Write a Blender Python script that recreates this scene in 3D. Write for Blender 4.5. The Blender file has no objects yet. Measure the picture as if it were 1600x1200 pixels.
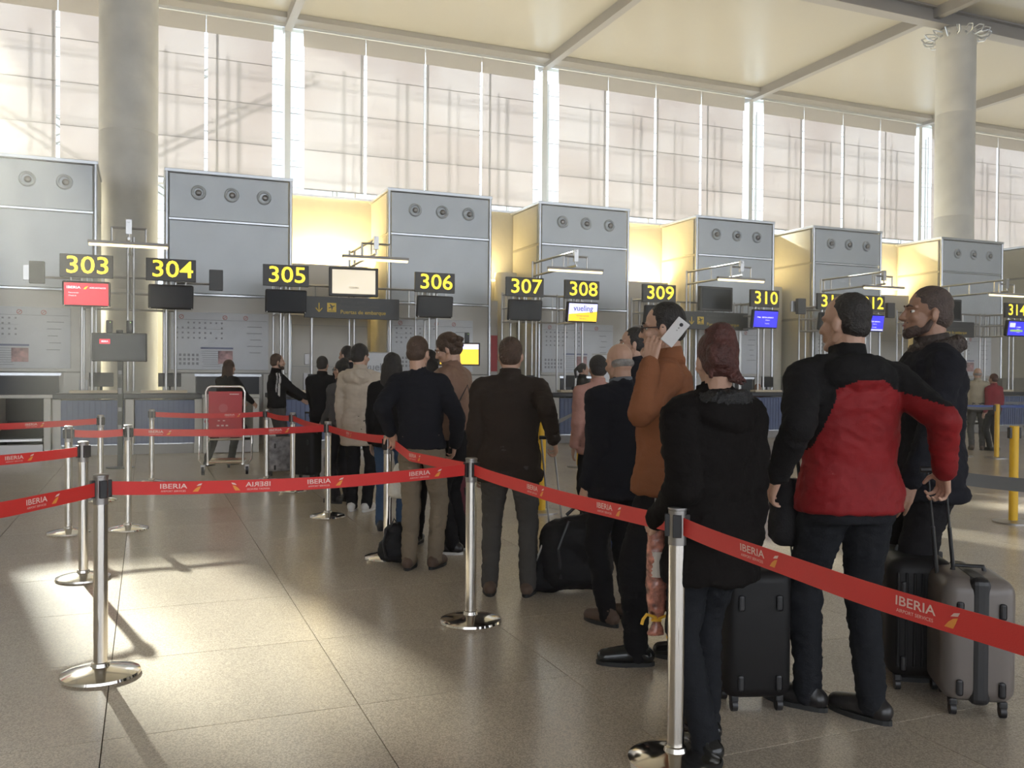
import bpy, bmesh, math, random
from mathutils import Vector, Matrix, noise
S = bpy.context.scene
COL = S.collection
R = math.radians
random.seed(7)
# ---------------------------------------------------------------- camera, sky, sun, exposure
F_PX = 1380.0; CAM_Z = 1.47; YAW = R(22.5); PITCH = R(0.66); ROLL = R(0.40)
Fw = Vector((math.sin(YAW)*math.cos(PITCH), math.cos(YAW)*math.cos(PITCH), -math.sin(PITCH)))
R0 = Vector((math.cos(YAW), -math.sin(YAW), 0)); U0 = R0.cross(Fw)
Rt = R0*math.cos(ROLL) + U0*math.sin(ROLL); Up = -R0*math.sin(ROLL) + U0*math.cos(ROLL)
CP = Vector((0, 0, CAM_Z))
cam = bpy.data.cameras.new('camera'); cam.sensor_width = 36; cam.lens = F_PX/1600*36
cam.clip_start = .05; cam.clip_end = 500
co = bpy.data.objects.new('camera', cam); COL.objects.link(co)
co.matrix_world = Matrix(((Rt.x, Up.x, -Fw.x, CP.x), (Rt.y, Up.y, -Fw.y, CP.y), (Rt.z, Up.z, -Fw.z, CP.z), (0, 0, 0, 1)))
S.camera = co
def ray(px, py): return Fw + Rt*((px-800)/F_PX) + Up*((600-py)/F_PX)
def on_floor(px, py, z=0):
    d = ray(px, py); return CP + d*((z-CAM_Z)/d.z)
def at_y(px, py, Y):
    d = ray(px, py); return CP + d*(Y/d.y)
def at_d(px, py, zd): return CP + ray(px, py)*zd
def depth_of(p): return (p-CP).dot(Fw)

w = bpy.data.worlds.new('sky'); S.world = w; w.use_nodes = True
bg = w.node_tree.nodes['Background']; bg.inputs[0].default_value = (.90, .94, 1, 1); bg.inputs[1].default_value = 2.0
sun = bpy.data.lights.new('sun', 'SUN'); sun.energy = 24; sun.angle = R(1.4); sun.color = (1, .90, .74)
so = bpy.data.objects.new('sun', sun); COL.objects.link(so)
SAZ, SEL = R(-12.3), R(25.3)
sd = Vector((math.sin(SAZ)*math.cos(SEL), math.cos(SAZ)*math.cos(SEL), math.sin(SEL)))   # towards the sun
so.rotation_euler = sd.to_track_quat('Z', 'Y').to_euler(); so.location = (0, 60, 40)
S.view_settings.view_transform = 'Standard'; S.view_settings.look = 'None'; S.view_settings.gamma = 1
S.view_settings.use_curve_mapping = False; S.view_settings.exposure = 0.68

# ---------------------------------------------------------------- materials
MATS = {}
def mat(name, col, rough=.5, metal=0, bump=0, bscale=40, var=0, vscale=6, emit=0, spec=None, trans=0):
    if name in MATS: return MATS[name]
    m = bpy.data.materials.new(name); m.use_nodes = True; nt = m.node_tree; n = nt.nodes; b = n['Principled BSDF']
    b.inputs['Base Color'].default_value = (*col, 1); b.inputs['Roughness'].default_value = rough; b.inputs['Metallic'].default_value = metal
    if spec is not None: b.inputs['Specular IOR Level'].default_value = spec
    if emit:
        b.inputs['Emission Color'].default_value = (*col, 1); b.inputs['Emission Strength'].default_value = emit
    if bump or var:
        tc = n.new('ShaderNodeTexCoord')
    if var:
        t = n.new('ShaderNodeTexNoise'); t.inputs['Scale'].default_value = vscale; t.inputs['Detail'].default_value = 4
        nt.links.new(tc.outputs['Object'], t.inputs['Vector'])
        r = n.new('ShaderNodeValToRGB')
        r.color_ramp.elements[0].position = .3; r.color_ramp.elements[1].position = .7
        r.color_ramp.elements[0].color = (*[max(0, c*(1-var)) for c in col], 1); r.color_ramp.elements[1].color = (*[min(1, c*(1+var)) for c in col], 1)
        nt.links.new(t.outputs['Fac'], r.inputs[0]); nt.links.new(r.outputs[0], b.inputs['Base Color'])
        if emit: nt.links.new(r.outputs[0], b.inputs['Emission Color'])
    if bump:
        t = n.new('ShaderNodeTexNoise'); t.inputs['Scale'].default_value = bscale; t.inputs['Detail'].default_value = 3
        nt.links.new(tc.outputs['Object'], t.inputs['Vector'])
        k = n.new('ShaderNodeBump'); k.inputs['Strength'].default_value = bump; k.inputs['Distance'].default_value = .01
        nt.links.new(t.outputs['Fac'], k.inputs['Height']); nt.links.new(k.outputs[0], b.inputs['Normal'])
    MATS[name] = m; return m

def terrazzo(name, base, rough):
    m = bpy.data.materials.new(name); m.use_nodes = True; nt = m.node_tree; n = nt.nodes; L = nt.links; b = n['Principled BSDF']
    tc = n.new('ShaderNodeNewGeometry')
    v = n.new('ShaderNodeTexVoronoi'); v.inputs['Scale'].default_value = 190; L.new(tc.outputs['Position'], v.inputs['Vector'])
    r = n.new('ShaderNodeValToRGB'); e = r.color_ramp.elements
    e[0].position = .25; e[0].color = (*[c*.78 for c in base], 1); e[1].position = .75; e[1].color = (*[min(1, c*1.2) for c in base], 1)
    L.new(v.outputs['Color'], r.inputs[0])
    t = n.new('ShaderNodeTexNoise'); t.inputs['Scale'].default_value = .7; t.inputs['Detail'].default_value = 5; L.new(tc.outputs['Position'], t.inputs['Vector'])
    mr = n.new('ShaderNodeMapRange'); mr.inputs[3].default_value = .9; mr.inputs[4].default_value = 1.1; L.new(t.outputs['Fac'], mr.inputs[0])
    oi = n.new('ShaderNodeObjectInfo'); m2 = n.new('ShaderNodeMapRange'); m2.inputs[3].default_value = .94; m2.inputs[4].default_value = 1.05; L.new(oi.outputs['Random'], m2.inputs[0])
    mm = n.new('ShaderNodeMath'); mm.operation = 'MULTIPLY'; L.new(mr.outputs[0], mm.inputs[0]); L.new(m2.outputs[0], mm.inputs[1])
    mx = n.new('ShaderNodeVectorMath'); mx.operation = 'SCALE'; L.new(r.outputs[0], mx.inputs[0]); L.new(mm.outputs[0], mx.inputs['Scale'])
    L.new(mx.outputs[0], b.inputs['Base Color'])
    rr = n.new('ShaderNodeMapRange'); rr.inputs[3].default_value = rough*.85; rr.inputs[4].default_value = rough*1.2; L.new(t.outputs['Fac'], rr.inputs[0]); L.new(rr.outputs[0], b.inputs['Roughness'])
    return m
M_TERR = terrazzo('polished_terrazzo', (.50, .43, .34), .24)
M_GROUT = mat('dark_joint', (.09, .08, .065), .9, spec=.05)
M_CEIL = mat('cream_ceiling', (.60, .55, .45), .30, var=.03, vscale=.3)
M_BEAM = mat('grey_painted_beam', (.42, .39, .36), .45)
M_CONC = mat('fair_faced_concrete', (.80, .77, .70), .75, bump=.25, bscale=14, var=.10, vscale=1.6)
M_PANEL = mat('brushed_grey_panel', (.66, .69, .70), .36, .15, var=.04, vscale=2)
M_PANEL2 = mat('lower_grey_panel', (.56, .53, .47), .4, .12, var=.05, vscale=2)
M_TRIM = mat('anodised_trim', (.78, .80, .82), .25, .6)
M_CREAM = mat('cream_wall', (.78, .74, .62), .6, var=.03)
M_STEEL = mat('brushed_steel_tube', (.60, .59, .57), .32, .85)
M_CHROME = mat('polished_steel', (.78, .74, .68), .10, 1)
M_DSTEEL = mat('dull_steel', (.36, .34, .32), .35, .8)
M_BLACK = mat('black_plastic', (.018, .017, .018), .4)
M_SIGN = mat('charcoal_sign', (.085, .082, .08), .45)
M_YEL = mat('lit_yellow_figures', (1.0, .74, .05), .5, emit=1.0)
M_YELT = mat('yellow_print', (.80, .55, .08), .5)
M_WHITE = mat('white_print', (.82, .80, .76), .5)
M_GREYT = mat('grey_print', (.30, .30, .31), .6)
M_TAPE = mat('red_webbing', (.72, .035, .03), .55, bump=.15, bscale=300)
M_TTXT = mat('tape_print_white', (.86, .62, .56), .6)
M_TGOLD = mat('tape_print_orange', (.88, .34, .06), .6)
M_SCRRED = mat('red_screen', (.85, .035, .06), .3, emit=1.0)
M_SCRWHT = mat('pale_screen', (.86, .76, .58), .3, emit=.55, var=.08, vscale=3)
M_SCRLAV = mat('lavender_screen', (.55, .55, .95), .3, emit=1.0)
M_SCRYEL = mat('yellow_screen', (.95, .62, .04), .3, emit=.8)
M_SCRBLU = mat('blue_screen', (.045, .04, .62), .3, emit=1.0)
M_SCRBLK = mat('dead_screen', (.022, .024, .028), .25)
M_SCRTXT = mat('screen_lettering', (.95, .9, .95), .4, emit=.9)
M_SCRTXB = mat('screen_lettering_navy', (.10, .08, .35), .4)
M_SCRGRN = mat('screen_green_band', (.35, .6, .15), .4, emit=.6)
M_LAMP = mat('warm_tube', (1, .80, .42), .4, emit=1.7)
M_BOARD = mat('white_board', (.66, .67, .68), .45, var=.03)
M_BLUE = mat('blue_grey_laminate', (.115, .145, .25), .45)
M_DESKTOP = mat('dark_desk_top', (.03, .03, .035), .35)
M_KICK = mat('grey_plinth', (.30, .28, .26), .5)
M_WOOD = mat('beige_ledge', (.72, .60, .42), .5)
M_BELT = mat('black_rubber_belt', (.03, .028, .027), .6)
M_YPOST = mat('yellow_painted_post', (.80, .47, .02), .4)
M_GTAPE = mat('grey_webbing', (.17, .165, .16), .6)
M_BTAPE = mat('blue_webbing', (.04, .08, .28), .6)
M_PHOTO = mat('printed_picture', (.42, .25, .24), .5, var=.6, vscale=9)
M_REDW = mat('red_panel', (.50, .04, .05), .45)
M_TROLRED = mat('trolley_red_panel', (.55, .03, .035), .45)

# ---------------------------------------------------------------- mesh helpers
class MB:
    def __init__(s): s.v = []; s.f = []; s.m = []
    def add(s, vs, fs, mi=0):
        o = len(s.v); s.v += [Vector(p) for p in vs]; s.f += [tuple(i+o for i in f) for f in fs]; s.m += [mi]*len(fs); return s
    def box(s, c, d, rz=0, mi=0, M=None):
        c = Vector(c); hx, hy, hz = d[0]/2, d[1]/2, d[2]/2
        vs = [Vector((x, y, z)) for x in (-hx, hx) for y in (-hy, hy) for z in (-hz, hz)]
        if rz: q = Matrix.Rotation(rz, 3, 'Z'); vs = [q@p for p in vs]
        if M is not None: vs = [M@p for p in vs]
        return s.add([c+p for p in vs], [(0, 1, 3, 2), (4, 6, 7, 5), (0, 4, 5, 1), (2, 3, 7, 6), (0, 2, 6, 4), (1, 5, 7, 3)], mi)
    def cyl(s, a, b, r1, r2=None, n=14, mi=0):
        a, b = Vector(a), Vector(b); r2 = r1 if r2 is None else r2
        d = (b-a).normalized(); u = d.orthogonal().normalized(); w_ = d.cross(u)
        vs = []
        for p, r in ((a, r1), (b, r2)):
            for i in range(n):
                t = 2*math.pi*i/n; vs.append(p+(u*math.cos(t)+w_*math.sin(t))*r)
        fs = [(i, (i+1) % n, n+(i+1) % n, n+i) for i in range(n)] + [tuple(range(n))[::-1], tuple(range(n, 2*n))]
        return s.add(vs, fs, mi)
    def tube(s, pts, r, n=8, mi=0):
        pts = [Vector(p) for p in pts]; rings = []; u = None
        for i, p in enumerate(pts):
            d = ((pts[min(i+1, len(pts)-1)]-p).normalized()+(p-pts[max(i-1, 0)]).normalized())
            d = d.normalized() if d.length > 1e-6 else Vector((0, 0, 1))
            if u is None: u = d.orthogonal().normalized()
            u = (u-d*u.dot(d)).normalized(); w_ = d.cross(u)
            rr = r[i] if isinstance(r, (list, tuple)) else r
            rings.append([p+(u*math.cos(2*math.pi*k/n)+w_*math.sin(2*math.pi*k/n))*rr for k in range(n)])
        vs = [q for g in rings for q in g]; fs = []
        for i in range(len(pts)-1):
            for k in range(n): fs.append((i*n+k, i*n+(k+1) % n, (i+1)*n+(k+1) % n, (i+1)*n+k))
        fs += [tuple(range(n))[::-1], tuple(range((len(pts)-1)*n, len(pts)*n))]
        return s.add(vs, fs, mi)
    def lathe(s, prof, c=(0, 0, 0), n=32, mi=0):
        c = Vector(c); vs = [c+Vector((r*math.cos(2*math.pi*k/n), r*math.sin(2*math.pi*k/n), z)) for r, z in prof for k in range(n)]
        fs = [(i*n+k, i*n+(k+1) % n, (i+1)*n+(k+1) % n, (i+1)*n+k) for i in range(len(prof)-1) for k in range(n)]
        fs += [tuple(range(n))[::-1], tuple(range((len(prof)-1)*n, len(prof)*n))]
        return s.add(vs, fs, mi)
    def ell(s, c, r, M=None, nu=16, nv=10, mi=0):
        c = Vector(c); vs = []; fs = []
        for j in range(1, nv):
            for i in range(nu):
                a, b = 2*math.pi*i/nu, math.pi*j/nv
                p = Vector((r[0]*math.cos(a)*math.sin(b), r[1]*math.sin(a)*math.sin(b), r[2]*math.cos(b))); vs.append(p)
        vs += [Vector((0, 0, r[2])), Vector((0, 0, -r[2]))]; t = len(vs)-2
        for j in range(nv-2):
            for i in range(nu): fs.append((j*nu+i, (j+1)*nu+i, (j+1)*nu+(i+1) % nu, j*nu+(i+1) % nu))
        for i in range(nu): fs += [(t, i, (i+1) % nu), (t+1, (nv-2)*nu+(i+1) % nu, (nv-2)*nu+i)]
        if M is not None: vs = [M@p for p in vs]
        return s.add([c+p for p in vs], fs, mi)
    def cap(s, a, ra, b, rb, n=12):                       # tapered capsule
        a, b = Vector(a), Vector(b)
        s.ell(a, (ra,)*3, nu=n, nv=8); s.ell(b, (rb,)*3, nu=n, nv=8)
        if (b-a).length > 1e-5: s.cyl(a, b, ra, rb, n)
        return s
    def loft(s, secs, n=24, p=.85, mi=0):                 # (x, y, z, rx, ry)
        vs = []
        for x, y, z, rx, ry in secs:
            for i in range(n):
                t = 2*math.pi*i/n; cx, sy = math.cos(t), math.sin(t)
                vs.append(Vector((x+rx*math.copysign(abs(cx)**p, cx), y+ry*math.copysign(abs(sy)**p, sy), z)))
        fs = [(i*n+k, i*n+(k+1) % n, (i+1)*n+(k+1) % n, (i+1)*n+k) for i in range(len(secs)-1) for k in range(n)]
        fs += [tuple(range(n))[::-1], tuple(range((len(secs)-1)*n, len(secs)*n))]
        return s.add(vs, fs, mi)
    def mesh(s, name, bevel=0, smooth=False, seg=2):
        me = bpy.data.meshes.new(name); me.from_pydata([tuple(v) for v in s.v], [], s.f)
        me.polygons.foreach_set('material_index', s.m)
        bm = bmesh.new(); bm.from_mesh(me)
        bmesh.ops.recalc_face_normals(bm, faces=bm.faces)
        if bevel:
            es = [e for e in bm.edges if len(e.link_faces) == 2 and e.calc_face_angle(0) > .6]
            bmesh.ops.bevel(bm, geom=es, offset=bevel, segments=seg, profile=.5, affect='EDGES')
        bm.to_mesh(me); bm.free()
        if smooth: me.shade_smooth() if smooth is True else me.set_sharp_from_angle(angle=smooth) or [setattr(p, 'use_smooth', True) for p in me.polygons]
        return me
    def build(s, name, m, parent=None, bevel=0, smooth=False, label=None, seg=2):
        return link(name, s.mesh(name, bevel, smooth, seg), m, parent, label)
SM = R(40)
def link(name, me, m, parent=None, label=None):
    ms = m if isinstance(m, (list, tuple)) else [m]
    if not me.materials:
        for k in ms: me.materials.append(k)
    o = bpy.data.objects.new(name, me); COL.objects.link(o); o.parent = parent
    if label: o['label'] = label
    return o
def thing(name, label, cat, loc=(0, 0, 0), rz=0, group=None):
    o = bpy.data.objects.new(name, None); COL.objects.link(o); o.location = loc; o.rotation_euler = (0, 0, rz); o.empty_display_size = .2
    return tag(o, label, cat, group)
def tag(o, label, cat, group=None):
    o['label'] = label; o['category'] = cat
    if group: o['group'] = group
    return o
def struct(o): o['kind'] = 'structure'; return o
def dup(root, loc, label, rz=None):
    r = root.copy(); COL.objects.link(r); r.location = loc; r['label'] = label
    if rz is not None: r.rotation_euler = (0, 0, rz)
    for ch in list(root.children):
        c = ch.copy(); COL.objects.link(c); c.parent = r
        for g in list(ch.children):
            d = g.copy(); COL.objects.link(d); d.parent = c
    return r
_tc = {}
def text_geo(txt, size, bold=.0, ext=0.0):
    """verts (x right, y up, z out) and faces of lettering, centred"""
    k = (txt, size, bold, ext)
    if k not in _tc:
        cu = bpy.data.curves.new('t', 'FONT'); cu.body = txt; cu.size = size; cu.align_x = 'CENTER'; cu.align_y = 'CENTER'; cu.offset = bold*size; cu.extrude = ext; cu.resolution_u = 3
        o = bpy.data.objects.new('t', cu); COL.objects.link(o)
        me = bpy.data.meshes.new_from_object(o.evaluated_get(bpy.context.evaluated_depsgraph_get()))
        _tc[k] = ([v.co.copy() for v in me.vertices], [tuple(p.vertices) for p in me.polygons])
        bpy.data.objects.remove(o); bpy.data.curves.remove(cu); bpy.data.meshes.remove(me)
    return _tc[k]
def put_text(mb, txt, size, x, y, z, bold=.012, sx=1, ext=.0, mi=0):
    """lettering in the XZ plane facing -Y"""
    vs, fs = text_geo(txt, size, bold, ext)
    mb.add([(x+v.x*sx, y-v.z, z+v.y) for v in vs], fs, mi)
def raw_mesh(mb, name):
    me = bpy.data.meshes.new(name); me.from_pydata([tuple(v) for v in mb.v], [], mb.f); me.polygons.foreach_set('material_index', mb.m); return me

# ================================================================ SETTING
YD, YG, YT, YB, YC = 16.9, 17.1, 18.65, 20.3, 21.0     # desk front, sign row, tower front, rear wall, column row
YW, ZC = 30.4, 13.2                                      # window wall, ceiling
BAY = 9.43; MX = [4.35+BAY*k for k in range(-2, 5)]      # main window posts
# floor: bedding slab plus stone slabs 1.03 m square, joints recessed
P = 1.03; OX, OY = -.158, 2.82
fb = MB().box((8, 2, -.16), (90, 72, .30)).build('floor', M_GROUT); struct(fb)
tb = MB().box((0, 0, -.005), (P-.004, P-.004, .012))
tile_me = tb.mesh('tile', bevel=.0008, seg=1)
cells = []
for i in range(-12, 32):
    for j in range(-6, 27):
        x, y = OX+(i+.5)*P, OY+(j+.5)*P
        c = Vector((x, y, 0))-CP; zd = c.dot(Fw)
        if zd > .8 and abs(c.dot(Rt))/zd < .72 and y < 17.5: cells.append((zd, x, y, True))
        else: cells.append((99+c.length, x, y, False))
cells.sort()
rest = MB(); first = True
for k, (zd, x, y, vis) in enumerate(cells):
    if k < 300 and vis:
        o = bpy.data.objects.new('stone_tile', tile_me); 
        if first: tile_me.materials.append(M_TERR); first = False
        COL.objects.link(o); o.parent = fb; o.location = (x, y, 0)
    else: rest.box((x, y, -.005), (P-.004, P-.004, .012))
r_ = rest.build('tile_field', M_TERR, fb); r_['kind'] = 'stuff'
o = MB().box((8, 5.6, ZC+.15), (90, 51.2, .3)).build('ceiling', M_CEIL); struct(o)
ceil = o
for x in MX:
    MB().box((x, 5.6, ZC-.17), (.26, 50, .34)).build('beam', M_BEAM, ceil)
for y in (YC, 1.5):
    g = MB(); g.box((8, y, ZC-.26), (88, .10, .52)); g.box((8, y, ZC-.50), (88, .42, .05)); g.box((8, y, ZC-.03), (88, .42, .05)); g.build('girder', M_BEAM, ceil)
MB().box((8, YW-.55, ZC-.10), (88, .7, .18)).build('edge_beam', M_BEAM, ceil)
MB().box((8, YW-.30, ZC-.24), (88, .10, .10)).build('blind_rail', M_TRIM, ceil)
# round concrete columns
for px, nm in ((-.36, 'column'), (24.13, 'column')):
    t = thing(nm, 'round grey concrete column between the first two towers' if px < 0 else 'round pale concrete column rising behind the far right tower to the ceiling', 'column', (px, YC, 0))
    rr = .595; sh = MB()
    zs = [0, 3.2, 3.215, 3.23, 6.6, 6.615, 6.63, 9.9, 9.915, 9.93, ZC-.62]
    sh.lathe([(rr-(.008 if k % 3 == 2 else 0), z) for k, z in enumerate(zs)], n=48); sh.build('shaft', M_CONC, t, smooth=SM)
    MB().lathe([(.50, ZC-.62), (.50, ZC-.53)], n=32).build('neck', M_BEAM, t, smooth=SM)
    for k in range(16):
        a = 2*math.pi*k/16; q = Matrix.Rotation(a, 3, 'Z'); z0 = ZC-.70
        m_ = MB(); m_.tube([q@Vector((.60, 0, z0-.10)), q@Vector((.72, 0, z0-.20)), q@Vector((.92, .04, z0-.16)), q@Vector((1.02, .02, z0-.02))], [.03, .035, .03, .02], 6); m_.tube([q@Vector((1.02, .02, z0-.02)), q@Vector((.9, -.05, z0+.03)), q@Vector((.60, 0, z0))], .018, 6)
        m_.build('capital_leaf', M_TRIM, t, smooth=SM)

# window wall: main posts, mullions, transoms, glass, outer truss
win = MB().box((8, YW+.05, .25), (88, .3, .5)).build('window_1', M_CREAM); struct(win)
for x in MX:
    MB().box((x, YW, ZC/2), (.20, .30, ZC)).build('main_post', M_TRIM, win)
for x0 in MX[:-1]:
    fr = MB()
    for k in range(1, 4): fr.box((x0+BAY*k/4, YW+.20, ZC/2), (.06, .10, ZC))
    for z in (3.9, 7.5): fr.box((x0+BAY/2, YW+.20, z), (BAY, .06, .05))
    fr.build('glazing_frame', M_DSTEEL, win)
M_GLASS = bpy.data.materials.new('clear_glazing'); M_GLASS.use_nodes = True
nt = M_GLASS.node_tree; b = nt.nodes['Principled BSDF']; nt.nodes.remove(b)
tr = nt.nodes.new('ShaderNodeBsdfTransparent'); gl = nt.nodes.new('ShaderNodeBsdfGlossy'); mx = nt.nodes.new('ShaderNodeMixShader'); mx.inputs[0].default_value = .06
tr.inputs[0].default_value = (.90, .95, .97, 1); gl.inputs[1].default_value = .05
nt.links.new(tr.outputs[0], mx.inputs[1]); nt.links.new(gl.outputs[0], mx.inputs[2]); nt.links.new(mx.outputs[0], nt.nodes['Material Output'].inputs[0])
for x0 in MX[:-1]:
    for k in range(4):
        MB().box((x0+BAY*(k+.5)/4, YW+.205, ZC/2), (BAY/4-.06, .012, ZC)).build('pane', M_GLASS, win)
# outer truss seen as soft shadows through the fabric
M_OUT = mat('outer_steelwork', (.30, .28, .27), .6)
tt = thing('outer_steel_lattice', 'steel lattice standing outside the glazed wall, seen through the blinds', 'lattice', (0, YW+5.2, 0))
for x0 in MX[:-1]:
    for k in range(5):
        t_ = MB(); t_.cyl((x0+BAY*(k+.35)/5, 0, 0), (x0+BAY*(k+.35)/5, 0, 14.4), .035, n=6); t_.cyl((x0+BAY*(k+.35)/5+.25, .4, 0), (x0+BAY*(k+.35)/5+.25, .4, 14.4), .05 if k % 2 else .02, n=6); t_.build('upright', M_OUT, tt)
for z in [1.2+1.05*k for k in range(13)]:
    t_ = MB(); t_.cyl((MX[0], .1, z), (MX[-1], .1, z), .022, n=6); t_.build('rail', M_OUT, tt)
    t_ = MB(); t_.cyl((MX[0], .3, z+.28), (MX[-1], .3, z+.28), .014, n=6); t_.build('rail', M_OUT, tt)
for xa, za, xb, zb in ((-9, 14, 3.2, 6.4), (-9, 6, 4.2, 13.9), (-16, 14, -7, 8)):
    for d_ in (0, .28): MB().cyl((xa, -.1, za+d_), (xb, -.1, zb+d_), .04, n=8).build('brace_rod', M_OUT, tt)

# blinds: translucent fabric
M_BLIND = bpy.data.materials.new('translucent_blind_fabric'); M_BLIND.use_nodes = True
nt = M_BLIND.node_tree; nt.nodes.remove(nt.nodes['Principled BSDF']); n = nt.nodes
df = n.new('ShaderNodeBsdfDiffuse'); df.inputs[0].default_value = (.70, .68, .66, 1)
tl = n.new('ShaderNodeBsdfTranslucent'); mx = n.new('ShaderNodeMixShader'); mx.inputs[0].default_value = .55
tc = n.new('ShaderNodeNewGeometry'); nz = n.new('ShaderNodeTexNoise'); nz.inputs['Scale'].default_value = .35; nz.inputs['Detail'].default_value = 2
rp = n.new('ShaderNodeValToRGB'); rp.color_ramp.elements[0].color = (.41, .375, .385, 1); rp.color_ramp.elements[1].color = (.48, .46, .475, 1)
rp.color_ramp.elements[0].position = .35; rp.color_ramp.elements[1].position = .65
nt.links.new(tc.outputs['Position'], nz.inputs['Vector']); nt.links.new(nz.outputs['Fac'], rp.inputs[0]); nt.links.new(rp.outputs[0], tl.inputs[0])
nt.links.new(df.outputs[0], mx.inputs[1]); nt.links.new(tl.outputs[0], mx.inputs[2]); nt.links.new(mx.outputs[0], n['Material Output'].inputs[0])
M_HEAD = mat('blind_pelmet', (.62, .58, .55), .6)
ordn = ['first', 'second', 'third', 'fourth']
bays = ['far left', 'left', 'centre left', 'centre', 'centre right', 'far right']
gapw = .47; bw = (BAY-2*gapw)/4; ZB = 7.62
for bi, x0 in enumerate(MX[:-1]):
    for k in range(4):
        cx = x0+gapw+bw*(k+.5); w2 = bw-.10
        t = thing('roller_blind', f'pale translucent roller blind, {ordn[k]} from the left in the {bays[bi]} window bay', 'blind', (cx, YW-.30, 0), 0, 'roller blinds across the high windows')
        nseg = 4; zt = ZC-.32
        for s_ in range(nseg):
            a = ZB+(zt-ZB)*s_/nseg; b_ = ZB+(zt-ZB)*(s_+1)/nseg
            MB().box((0, .004*(s_ % 2), (a+b_)/2), (w2, .003, b_-a-.006)).build('fabric_panel', M_BLIND, t)
            if s_: MB().box((0, -.004, a), (w2, .012, .016)).build('batten', M_DSTEEL, t)
        MB().box((0, 0, ZB), (w2, .03, .04)).build('batten', M_DSTEEL, t)
        MB().box((0, -.03, zt-.22), (bw-.02, .012, .62)).build('pelmet', M_HEAD, t)
        MB().cyl((-w2/2, -.01, zt+.05), (w2/2, -.01, zt+.05), .045, n=12).build('roller', M_TRIM, t, smooth=SM)

# rear wall between / behind the towers (open behind the first gap, where the column stands)
TW = [(-7.36, -4.98), (-3.26, -.88), (.345, 2.77), (4.81, 7.18), (8.37, 10.74), (12.66, 15.05), (16.34, 18.70), (20.95, 23.4), (24.6, 27.0), (28.9, 31.3)]
wb = MB(); wb.box(((-30+TW[1][1])/2, YB+.1, 2.72), (TW[1][1]+30, .2, 5.45)); wb.box(((TW[2][0]+45)/2, YB+.1, 2.72), (45-TW[2][0], .2, 5.45))
wb_o = wb.build('wall_back', M_CREAM); struct(wb_o)
for a, b_ in ((-30, TW[1][1]), (TW[2][0], 45)): MB().box(((a+b_)/2, YB+.08, 5.47), (b_-a, .28, .05)).build('coping', M_TRIM, wb_o)
MB().box(((TW[1][1]+TW[2][0])/2, YC+1.0, 1.6), (3.4, .08, 3.2)).build('infill_panel', M_CREAM, wb_o)
# side walls of the hall, far off frame
struct(MB().box((-24, 4, ZC/2), (.3, 52, ZC)).build('wall_left', M_CREAM)); struct(MB().box((47, 4, ZC/2), (.3, 52, ZC)).build('wall_right', M_CREAM))

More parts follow.
